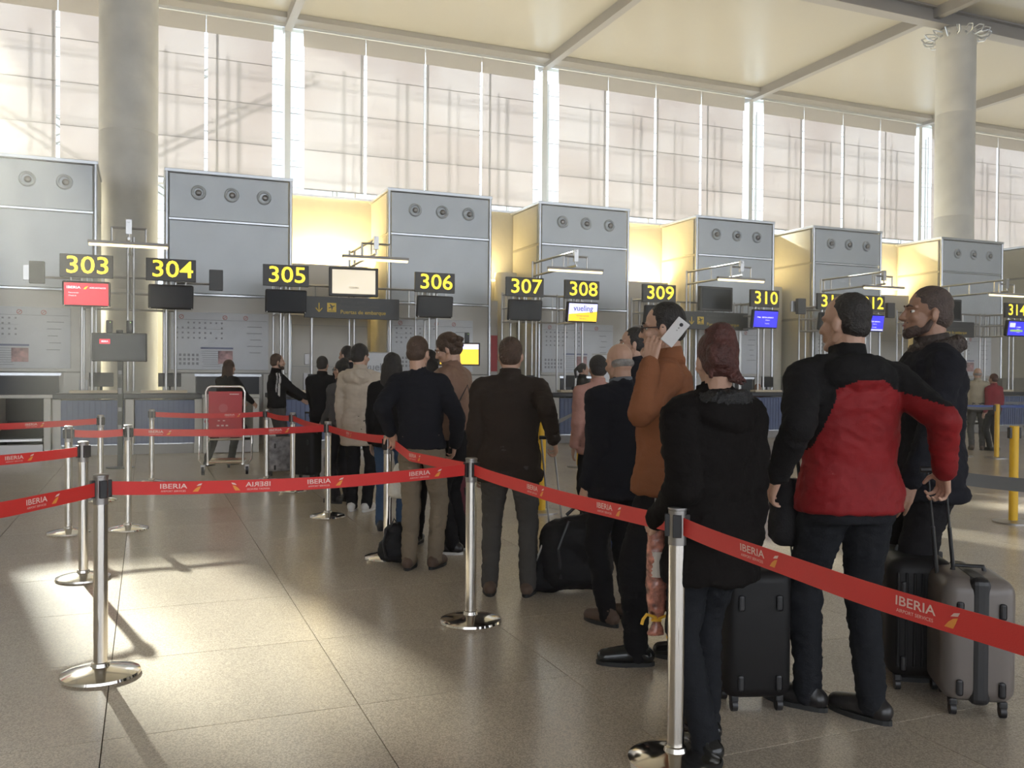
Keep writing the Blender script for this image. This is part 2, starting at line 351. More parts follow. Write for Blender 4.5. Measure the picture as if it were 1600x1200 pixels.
# towers
tl_lab = ['tower beyond the left edge', 'grey panelled tower at the left edge with two round air nozzles in view', 'grey panelled tower right of the big left column', 'grey panelled tower right of the pale lit television',
          'fourth grey panelled tower from the left, behind the lavender airline monitor', 'fifth grey panelled tower from the left, above the man on the phone', 'sixth grey panelled tower from the left, above the man in the red jacket', 'grey panelled tower on the right with the concrete column behind it', 'grey panelled tower cut by the right edge', 'grey tower beyond the right edge']
for ti, (xa, xb) in enumerate(TW):
    if ti in (0, 9): continue
    W = xb-xa; t = thing('service_tower', tl_lab[ti], 'tower', ((xa+xb)/2, YT, 0), 0, 'panelled air towers behind the counters')
    D = YB-YT
    MB().box((0, D/2+.03, 2.7), (W-.06, D-.08, 5.4)).build('core', M_PANEL2, t)
    for z0, z1, mm in ((4.50, 5.38, M_PANEL), (3.02, 4.46, M_PANEL), (1.44, 2.98, M_PANEL2)):
        for s_ in ((-1, 1) if z0 < 4.6 and z0 > 5 else (0,)):
            MB().box((0, .0, (z0+z1)/2), (W-.14, .05, z1-z0-.02)).build('front_panel', mm, t, bevel=.006)
        for sx in (-1, 1):
            MB().box((sx*(W/2-.015), D/2, (z0+z1)/2), (.04, D-.20, z1-z0-.02)).build('side_panel', M_CREAM if ti != 2 or sx > 0 else mm, t, bevel=.005)
    for sx in (-1, 1):
        MB().box((sx*(W/2-.30), 0, .72), (.52, .05, 1.42)).build('lower_panel', M_PANEL2, t, bevel=.006)
        MB().cyl((sx*(W/2-.02), -.01, 0), (sx*(W/2-.02), -.01, 5.40), .035, n=12).build('corner_trim', M_TRIM, t, smooth=SM)
    MB().box((0, D/2-.02, 5.43), (W+.05, D+.04, .07)).build('top_cap', M_TRIM, t, bevel=.01)
    MB().box((0, -.03, 4.48), (W-.12, .02, .035)).build('seam_trim', M_TRIM, t)
    MB().box((0, -.03, 3.0), (W-.12, .02, .03)).build('seam_trim', M_TRIM, t)
    for k in range(3):
        x = -W*.25+k*W*.26; z = 5.02
        nz_ = MB(); q = Matrix.Rotation(R(90), 4, 'X')
        nz_.lathe([(.17, -.02), (.17, .02), (.15, .045), (.115, .03), (.10, -.015), (.0955, -.02)], n=28); nz_.v = [Vector((v.x*.85, v.y*.85, v.z)) for v in nz_.v]; nz_.v = [Matrix.Translation((x, -.03, z))@(q@v) for v in nz_.v]
        no = nz_.build('air_nozzle', M_PANEL, t, smooth=SM)
        ey = MB().ell((x+.01*k, -.05, z-.005), (.062, .04, .062), nu=18, nv=10); ey.build('nozzle_ball', M_DSTEEL, no, smooth=True)
    # belt tunnel at the foot, its shaded opening painted as a black sheet
    tn = MB(); tn.box((-.03, -.0, .74), (W-1.22, .03, 1.28)); tn.build('tunnel_shade_sheet', M_BLACK, t)
    MB().box((-.03, -.02, 1.40), (W-1.14, .05, .05)).build('tunnel_frame', M_TRIM, t); 
    # notice board
    bd = MB().box((-.18, -.045, 2.08), (1.86, .03, 1.14)).build('notice_board', M_BOARD, t, bevel=.004)
    pr = MB(); rnd = random.Random(ti)
    pr.box((-.18, -.062, 2.50), (1.80, .002, .007), mi=0); pr.box((-.56, -.062, 2.32), (.9, .002, .004), mi=0)
    for r_i in range(4):
        for c_i in range(9):
            if rnd.random() < .85: pr.box((-1.0+c_i*.105, -.062, 2.44-r_i*.10), (.034, .002, .034), mi=0)
    for r_i in range(3):
        for c_i in range(6): pr.box((-1.02+c_i*.08, -.062, 1.80-r_i*.085), (.045, .002, .05), mi=0)
    for r_i in range(8): pr.box((-.33-.05*rnd.random(), -.062, 1.88-r_i*.043), (.26+.1*rnd.random(), .002, .008), mi=0)
    pr.box((-.25, -.062, 1.94), (.62, .002, .035), mi=2)
    for r_i in range(5): pr.box((.45+.05*rnd.random(), -.062, 2.38-r_i*.13), (.12+.2*rnd.random(), .002, .014), mi=0)
    pr.box((-.09, -.063, 1.76), (.28, .002, .26), mi=1)
    for xx in (-.92, -.10, .3):
        vs, fs = [], []
        for k in range(20):
            a = 2*math.pi*k/20; vs += [(xx+.045*math.cos(a), -.062, 2.555+.045*math.sin(a)), (xx+.034*math.cos(a), -.062, 2.555+.034*math.sin(a))]
        fs = [(2*k, (2*k+2) % 40, (2*k+3) % 40, 2*k+1) for k in range(20)]; pr.add(vs, fs, 3); 
        pr.box((xx, -.063, 2.555), (.075, .002, .010), mi=3, M=Matrix.Rotation(R(-45), 3, 'Y'))
    link('board_print', raw_mesh(pr, 'board_print'), [M_GREYT, M_PHOTO, mat('blue_print', (.2, .22, .33), .6), mat('red_print', (.5, .12, .1), .6)], bd)
    MB().box((W/2-.22, -.04, 1.20), (.15, .04, .20)).build('control_box', M_BOARD, t, bevel=.01)

# recess screens between towers (lower panel flush with the towers, warm light behind its top edge)
for gi, (xa, xb, wide) in enumerate([(2.77, 4.81, 1), (7.18, 8.37, 0), (10.74, 12.66, 1), (15.05, 16.34, 0), (18.70, 20.95, 1)]):
    lab = ['beige service wall panel under the glowing recess behind the gate sign', 'narrow service panel with red poster and white duct in the third tower gap', 'beige service wall panel in the fourth tower gap, left of the man on the phone', 'narrow service panel with red poster in the fifth tower gap, left of the red-jacketed man', 'beige service wall panel between the two towers at the right'][gi]
    t = thing('service_screen', lab, 'wall panel', ((xa+xb)/2, YT+.95, 0), 0, 'service panels between the towers'); W = xb-xa-.10
    if wide:
        MB().box((-.04*W, 0, 1.93), (W*.90, .08, 3.82)).build('wall_panel', M_PANEL2, t, bevel=.005)
        for z in (.75, 1.6, 2.5): MB().box((-.04*W, -.045, z), (W*.88, .01, .008)).build('seam', M_GREYT, t)
        MB().box((-.28*W, -.05, 1.76), (.11, .03, .24)).build('intercom', M_DSTEEL, t, bevel=.006)
        MB().box((-.28*W, -.05, 1.22), (.16, .03, .48)).build('key_cabinet', M_DSTEEL, t, bevel=.006)
    else:
        MB().box((-.26*W, 0, 1.6), (W*.42, .08, 3.2)).build('wall_panel', M_PANEL2, t, bevel=.005)
        MB().box((-.26*W, -.05, 1.95), (W*.40, .03, .85)).build('poster', M_REDW, t)
        MB().cyl((.24*W, .25, 0), (.24*W, .25, 3.9), .27, n=32).build('round_duct', M_CREAM, t, smooth=SM)
    MB().cyl((-W*.42, .28, 3.72), (W*.42, .28, 3.72), .03, n=10).build('hidden_tube_lamp', M_LAMP, t, smooth=SM)
    l = bpy.data.lights.new('recess_light', 'AREA'); l.shape = 'RECTANGLE'; l.size = W*.8; l.size_y = .06; l.energy = 55 if wide else 25; l.color = (1, .78, .38)
    lo = bpy.data.objects.new('recess_light', l); COL.objects.link(lo); lo.location = ((xa+xb)/2, YT+1.25, 3.80); lo.rotation_euler = (R(180-25), 0, 0)

# added scattering volume: stands in for lens glare, lifts the far tones
hz = MB().box((11.5, 4.5, ZC/2+.05), (70.6, 51.2, ZC-.12)).build('glare_veil', None)
M_VEIL = bpy.data.materials.new('lens_glare_volume'); M_VEIL.use_nodes = True; nt = M_VEIL.node_tree; nt.nodes.remove(nt.nodes['Principled BSDF'])
vs_ = nt.nodes.new('ShaderNodeVolumeScatter'); vs_.inputs['Density'].default_value = .009; vs_.inputs['Anisotropy'].default_value = .55; vs_.inputs['Color'].default_value = (1, .95, .86, 1)
nt.links.new(vs_.outputs[0], nt.nodes['Material Output'].inputs['Volume']); hz.data.materials.clear(); hz.data.materials.append(M_VEIL)
hz.display_type = 'WIRE'; hz['kind'] = 'stuff'; hz['label'] = 'added scattering volume across the hall, standing in for lens glare'; hz['category'] = 'glare_veil'
# ================================================================ COUNTERS
pairs = [(-.27, 'n'), (3.90, 'w'), (8.0, 'n'), (12.05, 'w'), (16.15, 'n'), (20.25, 'w')]
sx_pair = {-.27: (-.96, .41), 3.90: (2.43, 5.36), 8.0: (7.33, 8.67), 12.05: (10.6, 13.5), 16.15: (15.5, 16.8), 20.25: (18.8, 21.9)}
LOCN = {'303': 'at the far left, above the red screen', '304': 'second from the left', '305': 'third from the left', '306': 'fourth from the left', '307': 'fifth from the left', '308': 'sixth from the left, above the lavender screen', '309': 'seventh from the left, above the man on the phone', '310': 'between the bun-haired woman and the red jacket', '311': 'half hidden by the red-jacketed man\'s head', '312': 'between the two men at the right', '313': 'hidden behind the shaven-headed man', '314': 'cut by the right edge'}
LOCP = {'303': 'in the leftmost group', '305': 'in the second group from the left', '307': 'in the third group from the left', '309': 'in the fourth group from the left', '311': 'in the fifth group from the left', '313': 'in the group at the right edge'}
nums = [('303', '304'), ('305', '306'), ('307', '308'), ('309', '310'), ('311', '312'), ('313', '314')]
def prefix_chamfer(w, d, h, z0, n_ribs, parent, name, m, y=0, x=0):
    g = MB(); g.box((x, y, z0+h/2), (w, d, h)); g.build(name, m, parent, bevel=.004)
    g = MB()
    for k in range(n_ribs+1): g.box((x-w/2+.02+(w-.04)*k/n_ribs, y-d/2-.004, z0+h/2), (.012, .012, h-.02))
    g.build('ribbing', mat('blue_rib', (.085, .10, .19), .5), parent)
for (xc, kind), (na, nb) in zip(pairs, nums):
    xs = sx_pair[xc]
    desks = [(xc, 2.28)] if kind == 'n' else [(xs[0]+.42, 1.35), (xs[1]-.42 if na != '309' else xs[1]+.15, 1.35)]
    for di, (dx, W) in enumerate(desks):
        n_ = LOCP[na] if kind == 'n' else f'{LOCP[na]}, its {("left", "right")[di]} one'
        t = thing('check_in_desk', f'blue-fronted check-in desk {n_}', 'desk', (dx, YD, 0), 0, 'check-in desks along the tower row')
        fr = [(-W/4-.02, W/2-.14), (W/4+.02, W/2-.14)] if kind == 'n' else [(0, W-.16)]
        for fx, fw in fr: prefix_chamfer(fw, .06, .78, .18, int(fw/.085), t, 'front_panel', M_BLUE, 0, fx)
        for px in ([-W/2, 0, W/2] if kind == 'n' else [-W/2, W/2]): MB().box((px, .02, .49), (.14, .12, .98)).build('pilaster', M_PANEL2, t, bevel=.01)
        MB().box((0, .03, .09), (W, .05, .17)).build('plinth', M_KICK, t); MB().box((0, -.02, .185), (W-.02, .03, .02)).build('plinth_trim', M_TRIM, t)
        MB().box((0, .28, 1.03), (W+.12, .72, .09)).build('worktop', M_DESKTOP, t, bevel=.015)
        MB().box((0, .52, .5), (W, .04, .92)).build('back_panel', M_KICK, t)
        for lx in ([-W/4, W/4] if kind == 'n' else [0]): MB().box((lx, .22, 1.105), (.78, .20, .05)).build('ledge', M_WOOD, t, bevel=.006)
        for lx in ([-W/4+.1, W/4+.1] if kind == 'n' else [.25]):
            c = thing('desk_monitor', f'dark desk monitor on the {"wide" if kind == "n" else ("left", "right")[di]} desk {LOCP[na]}' + ('' if kind != 'n' else (', left one' if lx < 0 else ', right one')), 'monitor', (dx+lx, YD+.50, 1.075), R(10))
            MB().box((0, 0, .012), (.22, .16, .02)).build('foot', M_BLACK, c, bevel=.006); MB().box((0, .02, .10), (.04, .03, .18)).build('stand', M_BLACK, c)
            MB().box((0, 0, .24), (.40, .035, .25)).build('screen', M_BLACK, c, bevel=.008)
    # conveyors
    cvs = ([(xc-1.14-.56, .98), (xc+1.14+.56, .98)][1 if na == '311' else 0:] if kind == 'n' else [(xc, .70)])
    for ci, (cx, W) in enumerate(cvs):
        if -3 > cx: pass
        lb = f'steel baggage conveyor {"left" if cx < xc else "right"} of the wide desk {LOCP[na]}' if kind == 'n' else f'steel baggage conveyor between the two desks {LOCP[na]}'
        t = thing('baggage_conveyor', lb, 'conveyor', (cx, YD-.12, 0), 0, 'baggage conveyors between the desks')
        for s_ in (-1, 1): MB().box((s_*(W/2-.06), .8, .50), (.11, 1.7, 1.0)).build('side_housing', M_PANEL2, t, bevel=.012)
        MB().box((0, -.04, .12), (W-.24, .06, .22)).build('toe_panel', M_DSTEEL, t, bevel=.006)
        MB().box((0, .35, .30), (W-.26, .80, .05)).build('scale_plate', M_STEEL, t, bevel=.008)
        bl = MB(); bl.v = [Vector(p) for p in [(-W/2+.14, -.0, .34), (W/2-.14, -.0, .34), (W/2-.14, 1.72, .56), (-W/2+.14, 1.72, .56), (-W/2+.14, 0, .30), (W/2-.14, 0, .30), (W/2-.14, 1.72, .50), (-W/2+.14, 1.72, .50)]]
        bl.f = [(0, 1, 2, 3), (7, 6, 5, 4), (0, 4, 5, 1), (1, 5, 6, 2), (2, 6, 7, 3), (3, 7, 4, 0)]; bl.m = [0]*6; bl.build('belt', M_BELT, t)
        MB().box((0, .10, 1.03), (W+.04, .10, .06)).build('top_rail', M_PANEL2, t, bevel=.01)
        MB().box((0, 1.45, .78), (W-.24, .04, .44)).build('rubber_curtain', M_BELT, t)
        if ci == 1 or kind == 'w' or True:
            s_ = MB().box((-(W/2-.06), -.065, .52), (.10, .006, .22)).build('warning_label', M_BOARD, t)
            g = MB(); g.lathe([(.001, 0), (.036, 0), (.036, .002), (.001, .002)], n=16); g.v = [Vector((-(W/2-.06)+v.x, -.069-v.z, .58+v.y)) for v in g.v]; g.build('warning_disc', M_REDW, s_)
            MB().add([(-(W/2-.06)-.035, -.07, .44), (-(W/2-.06)+.035, -.07, .44), (-(W/2-.06), -.07, .50)], [(0, 1, 2)]).build('warning_triangle', M_YELT, s_)

# ================================================================ GANTRIES, LAMPS, SIGNS, MONITORS
def rails(mb, a, b, zs, r=.022):
    for z in zs: mb.cyl((a[0], a[1], z), (b[0], b[1], z), r, n=8)
screens = {'303': 'iberia', '304': None, '305': None, '306': None, '307': None, '308': 'vueling', '309': None, '310': 'blue', '311': None, '312': 'blue2', '313': None, '314': 'bluegreen'}
for (xc, kind), (na, nb) in zip(pairs, nums):
    xs = sx_pair[xc]
    t = thing('tube_gantry', f'grey tubular steel gantry over the desks {LOCP[na]}', 'gantry', (xc, 0, 0), 0, 'tube gantries over the desk pairs')
    YR = 18.05
    # rear centre mast with lamp arm reaching forward
    for dx in (-.05, .05): MB().cyl((dx, YR, 1.1 if kind == 'n' else 0), (dx, YR, 3.98), .024, n=10).build('mast', M_STEEL, t, smooth=SM)
    g = MB(); rails(g, (0, YR+.05), (0, 15.95), (3.95, 3.66), .024)
    for y in (YR-.3, 17.1, 16.35, 16.0): g.cyl((0, y, 3.95), (0, y, 3.66), .016, n=8)
    g.build('lamp_arm', M_STEEL, t, smooth=SM)
    g = MB(); g.cyl((-.27, 16.0, 3.84), (.27, 16.0, 3.84), .02, n=8)
    for dx in (-.26, .26): g.cyl((dx, 16.0, 3.84), (dx, 16.0, 3.60), .02, n=8)
    g.box((0, 16.0, 3.86), (.09, .07, .24)); g.build('lamp_hanger', M_STEEL, t, smooth=SM)
    # rear ladder beam between the signs and forward ladders to each sign
    h0 = MB(); rails(h0, (xs[0]-xc-.1, YR), (xs[1]-xc+.1, YR), (3.22, 2.92, 2.62)); nn = 3 if kind == 'n' else 6
    for k in range(nn): 
        x = xs[0]-xc+(xs[1]-xs[0])*(k+.5)/nn; h0.cyl((x, YR, 2.62), (x, YR, 3.22), .016, n=8)
    h0.build('cross_ladder', M_STEEL, t, smooth=SM)
    for si, x in enumerate(xs):
        x -= xc; s_ = -1 if si == 0 else 1
        for dx in (-.08, .08): MB().cyl((x+dx, YG+.05, 1.08), (x+dx, YG+.05, 3.30), .024, n=10).build('sign_post', M_STEEL, t, smooth=SM)
        for dx in (-.10, .10): MB().cyl((x+dx, YR, 0), (x+dx, YR, 3.26), .024, n=10).build('rear_post', M_STEEL, t, smooth=SM)
        g = MB()
        for dx in (-.09, .09):
            rails(g, (x+dx, YG+.05), (x+dx, YR), (3.20, 2.90, 2.60), .018)
            for k in range(4): g.cyl((x+dx, YG+.2+k*.22, 2.60), (x+dx, YG+.2+k*.22, 3.20), .012, n=6)
        g.build('side_ladder', M_STEEL, t, smooth=SM)
    # lamp: a thing of its own
    l = thing('tube_lamp', f'lit warm linear tube lamp over the desks {LOCP[na]}', 'lamp', (xc, 16.0, 3.56), 0, 'linear tube lamps')
    MB().box((0, 0, .03), (1.24, .09, .05)).build('lamp_housing', M_BEAM, l, bevel=.01)
    MB().cyl((-.60, 0, -.012), (.60, 0, -.012), .026, n=12).build('tube', M_LAMP, l, smooth=SM)
    for si, (x, nm) in enumerate(zip(xs, (na, nb))):
        sg = thing('number_sign', f'dark sign with yellow {nm}, {LOCN[nm]}', 'sign', (x, YG-.06, 3.29), R(2 if si else -2), 'numbered counter signs')
        MB().box((0, 0, 0), (.84, .07, .40)).build('sign_panel', M_SIGN, sg, bevel=.006)
        g = MB(); put_text(g, nm, .42, .02, -.042, 0, bold=.008, sx=1.14); link('number', raw_mesh(g, 'number'), M_YEL, sg)
        for dx in (-.25, .0, .25): MB().cyl((dx, .02, -.30), (dx, .02, -.19), .018, n=8).build('bracket', M_STEEL, sg, smooth=SM)
        kind_s = screens[nm]
        desc = {'iberia': 'lit red information monitor under sign 303', 'vueling': 'lavender and yellow airline monitor under sign 308', 'blue': 'lit blue information monitor under sign 310', 'blue2': 'lit blue information monitor with pale strip under sign 312', 'bluegreen': 'blue and green information monitor under sign 314', None: f'switched-off black monitor under the sign {LOCN[nm]}'}[kind_s]
        mo = thing('information_monitor', desc, 'monitor', (x, YG-.12, 2.80), R(2 if si else -2), 'monitors under the counter signs')
        if nm in ('303', '304', '305', '306', '307'): pass
        tilt = Matrix.Rotation(R(8), 3, 'X')
        g = MB().box((0, .05, 0), (.76, .10, .44)); g.v = [tilt@v for v in g.v]; g.build('casing', M_BLACK, mo, bevel=.03)
        col = {'iberia': M_SCRRED, 'vueling': M_SCRLAV, 'blue': M_SCRBLU, 'blue2': M_SCRBLU, 'bluegreen': M_SCRBLU, None: M_SCRBLK}[kind_s]
        g = MB().box((0, -.004, 0), (.69, .012, .375)); g.v = [tilt@v for v in g.v]; sc = g.build('screen', col, mo)
        def scr(fn, m, nmx='screen_print'):
            q = MB(); fn(q); q.v = [tilt@v for v in q.v]; link(nmx, raw_mesh(q, nmx), m, sc)
        if kind_s == 'iberia':
            scr(lambda q: (put_text(q, 'IBERIA', .06, -.20, -.012, .11, sx=1.3), put_text(q, 'ADELANTADOS', .036, .18, -.012, .11), put_text(q, 'Facturación', .034, -.20, -.012, .02, .0), put_text(q, 'Check-in', .034, -.22, -.012, -.03, .0)), M_SCRTXT)
            scr(lambda q: q.add([(-.045, -.012, .085), (-.01, -.012, .085), (.03, -.012, .14), (-.02, -.012, .12)], [(0, 1, 2, 3)]), M_SCRYEL, 'emblem')
        if kind_s == 'vueling':
            scr(lambda q: q.add([(-.345, -.012, -.187), (.345, -.012, -.187), (.345, -.012, .03), (-.345, -.012, -.04)], [(0, 1, 2, 3)]), M_SCRYEL, 'yellow_field')
            scr(lambda q: (put_text(q, 'vueling', .17, .0, -.014, .085, .004), put_text(q, 'Entrega equipaje', .045, 0, -.014, -.07, .0), put_text(q, 'Bag drop', .045, 0, -.014, -.13, .0)), M_SCRTXB)
        if kind_s in ('blue', 'blue2', 'bluegreen'):
            scr(lambda q: (put_text(q, 'BRITISH AIRWAYS' if kind_s == 'blue' else ('BRITISH AIRWAYS' if kind_s == 'blue2' else 'norwegian'), .042, .05, -.012, .04), put_text(q, 'Check-in', .034, .05, -.012, -.02, .0), put_text(q, 'Economy', .034, .05, -.012, -.10, .0)), M_SCRTXT)
            if kind_s == 'blue2': scr(lambda q: q.box((0, -.012, -.165), (.68, .003, .035)), M_SCRLAV, 'pale_strip')
            if kind_s == 'bluegreen':
                scr(lambda q: q.box((-.02, -.012, -.06), (.5, .003, .05)), M_SCRGRN, 'green_band'); scr(lambda q: q.box((-.2, -.012, .09), (.22, .003, .12)), M_SCRLAV, 'logo_box')
            else: scr(lambda q: q.add([(-.28, -.012, .045), (-.17, -.012, .03), (-.16, -.012, .045), (-.24, -.012, .055)], [(0, 1, 2, 3)]), M_SCRTXT, 'emblem')
        g = MB()
        for dx in (-.35, .35): g.box((dx, -.012, -.20), (.018, .01, .018))
        g.v = [tilt@v for v in g.v]; g.build('status_light', M_WHITE, mo)
    if kind == 'n':
        for si, x in enumerate(xs):
            s_ = -1 if si == 0 else 1
            if nb == '308': continue
            b_ = thing('arm_box', f'small dark box {"left" if si == 0 else "right"} of the signs {LOCP[na]}', 'box', (x+s_*.78, YG+.10, 3.16), 0, 'small dark boxes beside the signs')
            MB().box((0, 0, 0), (.24, .10, .38)).build('box_body', M_SIGN, b_, bevel=.01)
            MB().box((-.14 if si == 0 else .0, .10, 0), (.16, .06, .26)).build('mounting_plate', M_STEEL, b_, bevel=.004)
            MB().cyl((-s_*.70, .12, -.07), (0, .12, -.07), .02, n=8).build('arm', M_STEEL, b_, smooth=SM)
    else:
        # gate direction sign with television above
        gx = xc+(-.05 if nb != '310' else .55)
        where = {'306': 'left of the middle, above the beige-coated man', '310': 'behind the bun-haired woman', '314': 'right of the shaven-headed man'}[nb]
        YS = 17.75
        t2 = thing('gate_sign', f'long dark boarding gate sign {where}', 'sign', (gx, YS, 2.77), 0, 'boarding gate signs')
        MB().box((0, 0, 0), (1.92, .10, .42)).build('sign_panel', M_SIGN, t2, bevel=.006)
        g = MB(); put_text(g, 'Puertas de embarque', .108, .21, -.056, -.085, .010); link('lettering', raw_mesh(g, 'lettering'), M_YELT, t2)
        g = MB(); put_text(g, 'Boarding gates', .085, .0, -.056, .13, .004); put_text(g, 'Portes d\'embarquement', .085, .13, -.056, .03, .004); link('grey_lettering', raw_mesh(g, 'grey_lettering'), mat('dim_print', (.14, .135, .12), .6), t2)
        g = MB(); a = -.68
        g.box((a, -.053, .0), (.022, .004, .17)); 
        for s_ in (-1, 1): g.box((a+s_*.032, -.053, -.055), (.020, .004, .10), M=Matrix.Rotation(R(s_*40), 3, 'Y'))
        g.build('arrow', M_YELT, t2)
        pc = MB().box((-.43, -.053, -.0), (.18, .004, .18)).build('pictogram', M_YELT, t2)
        g = MB(); Mr = Matrix.Rotation(R(-22), 3, 'Y'); g.box((-.43, -.057, .01), (.13, .003, .020), M=Mr)
        g.add([(-.44, -.058, .0), (-.40, -.058, .02), (-.46, -.058, .07), (-.475, -.058, .065)], [(0, 1, 2, 3)]); g.add([(-.44, -.058, .02), (-.40, -.058, .03), (-.42, -.058, -.05), (-.435, -.058, -.055)], [(0, 1, 2, 3)]); g.box((-.43, -.057, -.07), (.12, .003, .008))
        g.build('plane_symbol', M_SIGN, pc)
        for dx in (-.8, .8): MB().cyl((dx, .08, -2.77), (dx, .08, .2), .03, n=10).build('post', M_STEEL, t2, smooth=SM)
        tv = thing('television', f'{"pale lit" if nb == "306" else "dark"} flat television above the gate sign {where}', 'television', (gx+.02, YS, 3.30), R(-6 if nb == '306' else 4), 'televisions above the gate signs')
        MB().box((0, 0, 0), (.98, .11, .58)).build('casing', M_SIGN, tv, bevel=.012)
        sc = MB().box((0, -.058, 0), (.86, .012, .48)).build('screen', M_SCRWHT if nb == '306' else M_SCRBLK, tv)
        if nb == '306':
            g = MB(); put_text(g, 'TOSHIBA', .05, 0, -.067, -.12, .015); link('lettering', raw_mesh(g, 'lettering'), M_GREYT, sc)
        for dx in (-.3, .3): MB().cyl((dx, .04, -.34), (dx, .04, -.28), .02, n=8).build('bracket', M_STEEL, tv, smooth=SM)

# ================================================================ SCREEN TOTEMS
def totem(p, lab, yellow):
    t = thing('screen_totem', lab, 'screen', (p.x, p.y, 0), -YAW*.6)
    MB().lathe([(.20, 0), (.20, .012), (.05, .025)], n=28).build('base_plate', M_BLACK, t, smooth=SM)
    MB().box((0, 0, .86), (.075, .05, 1.7)).build('pole', M_BLACK, t, bevel=.006)
    z = 1.83 if not yellow else 1.83
    MB().box((0, -.05, z), (.78, .07, .43)).build('casing', M_BLACK, t, bevel=.01)
    sc = MB().box((0, -.088, z), (.72, .006, .375)).build('screen', M_SCRBLK if not yellow else M_SCRYEL, t)
    if yellow:
        MB().box((0, -.093, z+.14), (.72, .003, .09)).build('screen_banner', M_SCRLAV, sc); 
    else:
        MB().box((-.20, -.093, z+.085), (.15, .003, .07)).build('screen_logo', M_SCRRED, sc)
        g = MB(); put_text(g, 'IBERIA', .035, -.20, -.097, z+.085); link('lettering', raw_mesh(g, 'lettering'), M_SCRTXT, sc)
    for dx in (-.145, .145):
        c = MB().box((dx, -.05, z+.31), (.085, .07, .19)).build('scanner_head', M_BLACK, t, bevel=.012)
        MB().box((dx+.02, -.088, z+.375), (.014, .004, .014)).build('indicator_light', M_SCRGRN, c)
    MB().box((0, -.05, z+.235), (.09, .05, .05)).build('webcam', M_BLACK, t, bevel=.008)
    for k in range(4): MB().box((0, -.028, 1.45-k*.28), (.05, .004, .06+.03*(k % 2))).build('sticker', M_GREYT, t)
totem(on_floor(188, 731), 'black screen totem with small red logo and two scanner heads left of the trolley', False)
totem(on_floor(716, 706), 'totem with a yellow screen and two scanner heads behind the tan-jacketed woman', True)

# ================================================================ ROLL-UP BANNERS
for (px, py, lab) in ((592, 700, 'white roll-up banner with navy airline lettering behind the beige-coated man'), (946, 700, 'white and yellow roll-up banner with navy airline lettering below sign 308')):
    p = on_floor(px, py); t = thing('roll_up_banner', lab, 'banner', (p.x, p.y, 0), -YAW*.4)
    MB().box((0, 0, .05), (.62, .14, .09)).build('base', M_STEEL, t, bevel=.01)
    b_ = MB().box((0, 0, .97), (.58, .006, 1.78)).build('cloth', M_BOARD, t)
    MB().box((0, -.005, .62), (.58, .003, 1.06)).build('yellow_field', M_SCRYEL if False else M_YPOST, b_)
    g = MB(); put_text(g, 'vueling', .20, 0, -.008, 1.58); link('lettering', raw_mesh(g, 'lettering'), M_GREYT, b_)
    MB().cyl((-.29, 0, 1.87), (.29, 0, 1.87), .012, n=8).build('top_bar', M_STEEL, t)
    MB().cyl((0, .03, .09), (0, .03, 1.86), .010, n=8).build('support_rod', M_STEEL, t)

# ================================================================ STANCHIONS AND TAPES
HS = .97
def stanchion(lab, loc, grp='polished posts with red tape'):
    t = thing('queue_stanchion', lab, 'stanchion', loc, random.uniform(0, 1), grp)
    MB().lathe([(.178, 0), (.182, .008), (.178, .020), (.150, .030), (.090, .042), (.045, .050), (.040, .066), (.0335, .070)], n=44).build('base', M_CHROME, t, smooth=SM)
    MB().lathe([(.0325, .06), (.0325, HS-.14)], n=28).build('tube', M_CHROME, t, smooth=SM)
    MB().lathe([(.034, HS-.14), (.034, HS-.01), (.036, HS-.008), (.036, HS), (.030, HS+.004)], n=28).build('head', M_DSTEEL, t, smooth=SM)
    g = MB()
    for k in range(4):
        a = k*math.pi/2; g.box((.036*math.cos(a), .036*math.sin(a), HS-.066), (.022 if k % 2 == 0 else .034, .034 if k % 2 == 0 else .022, .085))
    g.build('tape_cassette', M_BLACK, t, bevel=.003)
    return t
st = {}
defs = [('A', 157, 1056, 'nearest polished post on the left, standing in the sunlit strip'), ('B', 735, 972, 'polished post in the middle foreground in front of the man in the dark brown jacket'),
        ('C', 1055, 1192, 'polished post nearest the camera, in front of the woman in black down jacket'), ('D', 512, 808, 'polished post in front of the beige-coated man'),
        ('E', 200, 828, 'polished post right of the far-left cluster, its base on unlit floor'), ('F', 130, 905, 'polished post just behind the nearest left one'),
        ('G', 107, 834, 'polished post in the left cluster with its base in the sunlight'), ('H', 157, 783, 'farthest polished post of the left cluster'),
        ('I', 237, 755, 'polished post left of the luggage trolley'), ('J', 605, 872, 'polished post under the hand of the young man in the navy sweater'),
        ('K', 416, 752, 'polished post right behind the luggage trolley'), ('L', 457, 768, 'polished post between the trolley and the beige-coated man')]
base_t = None
for k, px, py, lab in defs:
    p = on_floor(px, py); p.z = 0
    if base_t is None: base_t = stanchion(lab, p)
    else: dup(base_t, p, lab, random.uniform(0, 1.5))
    st[k] = p
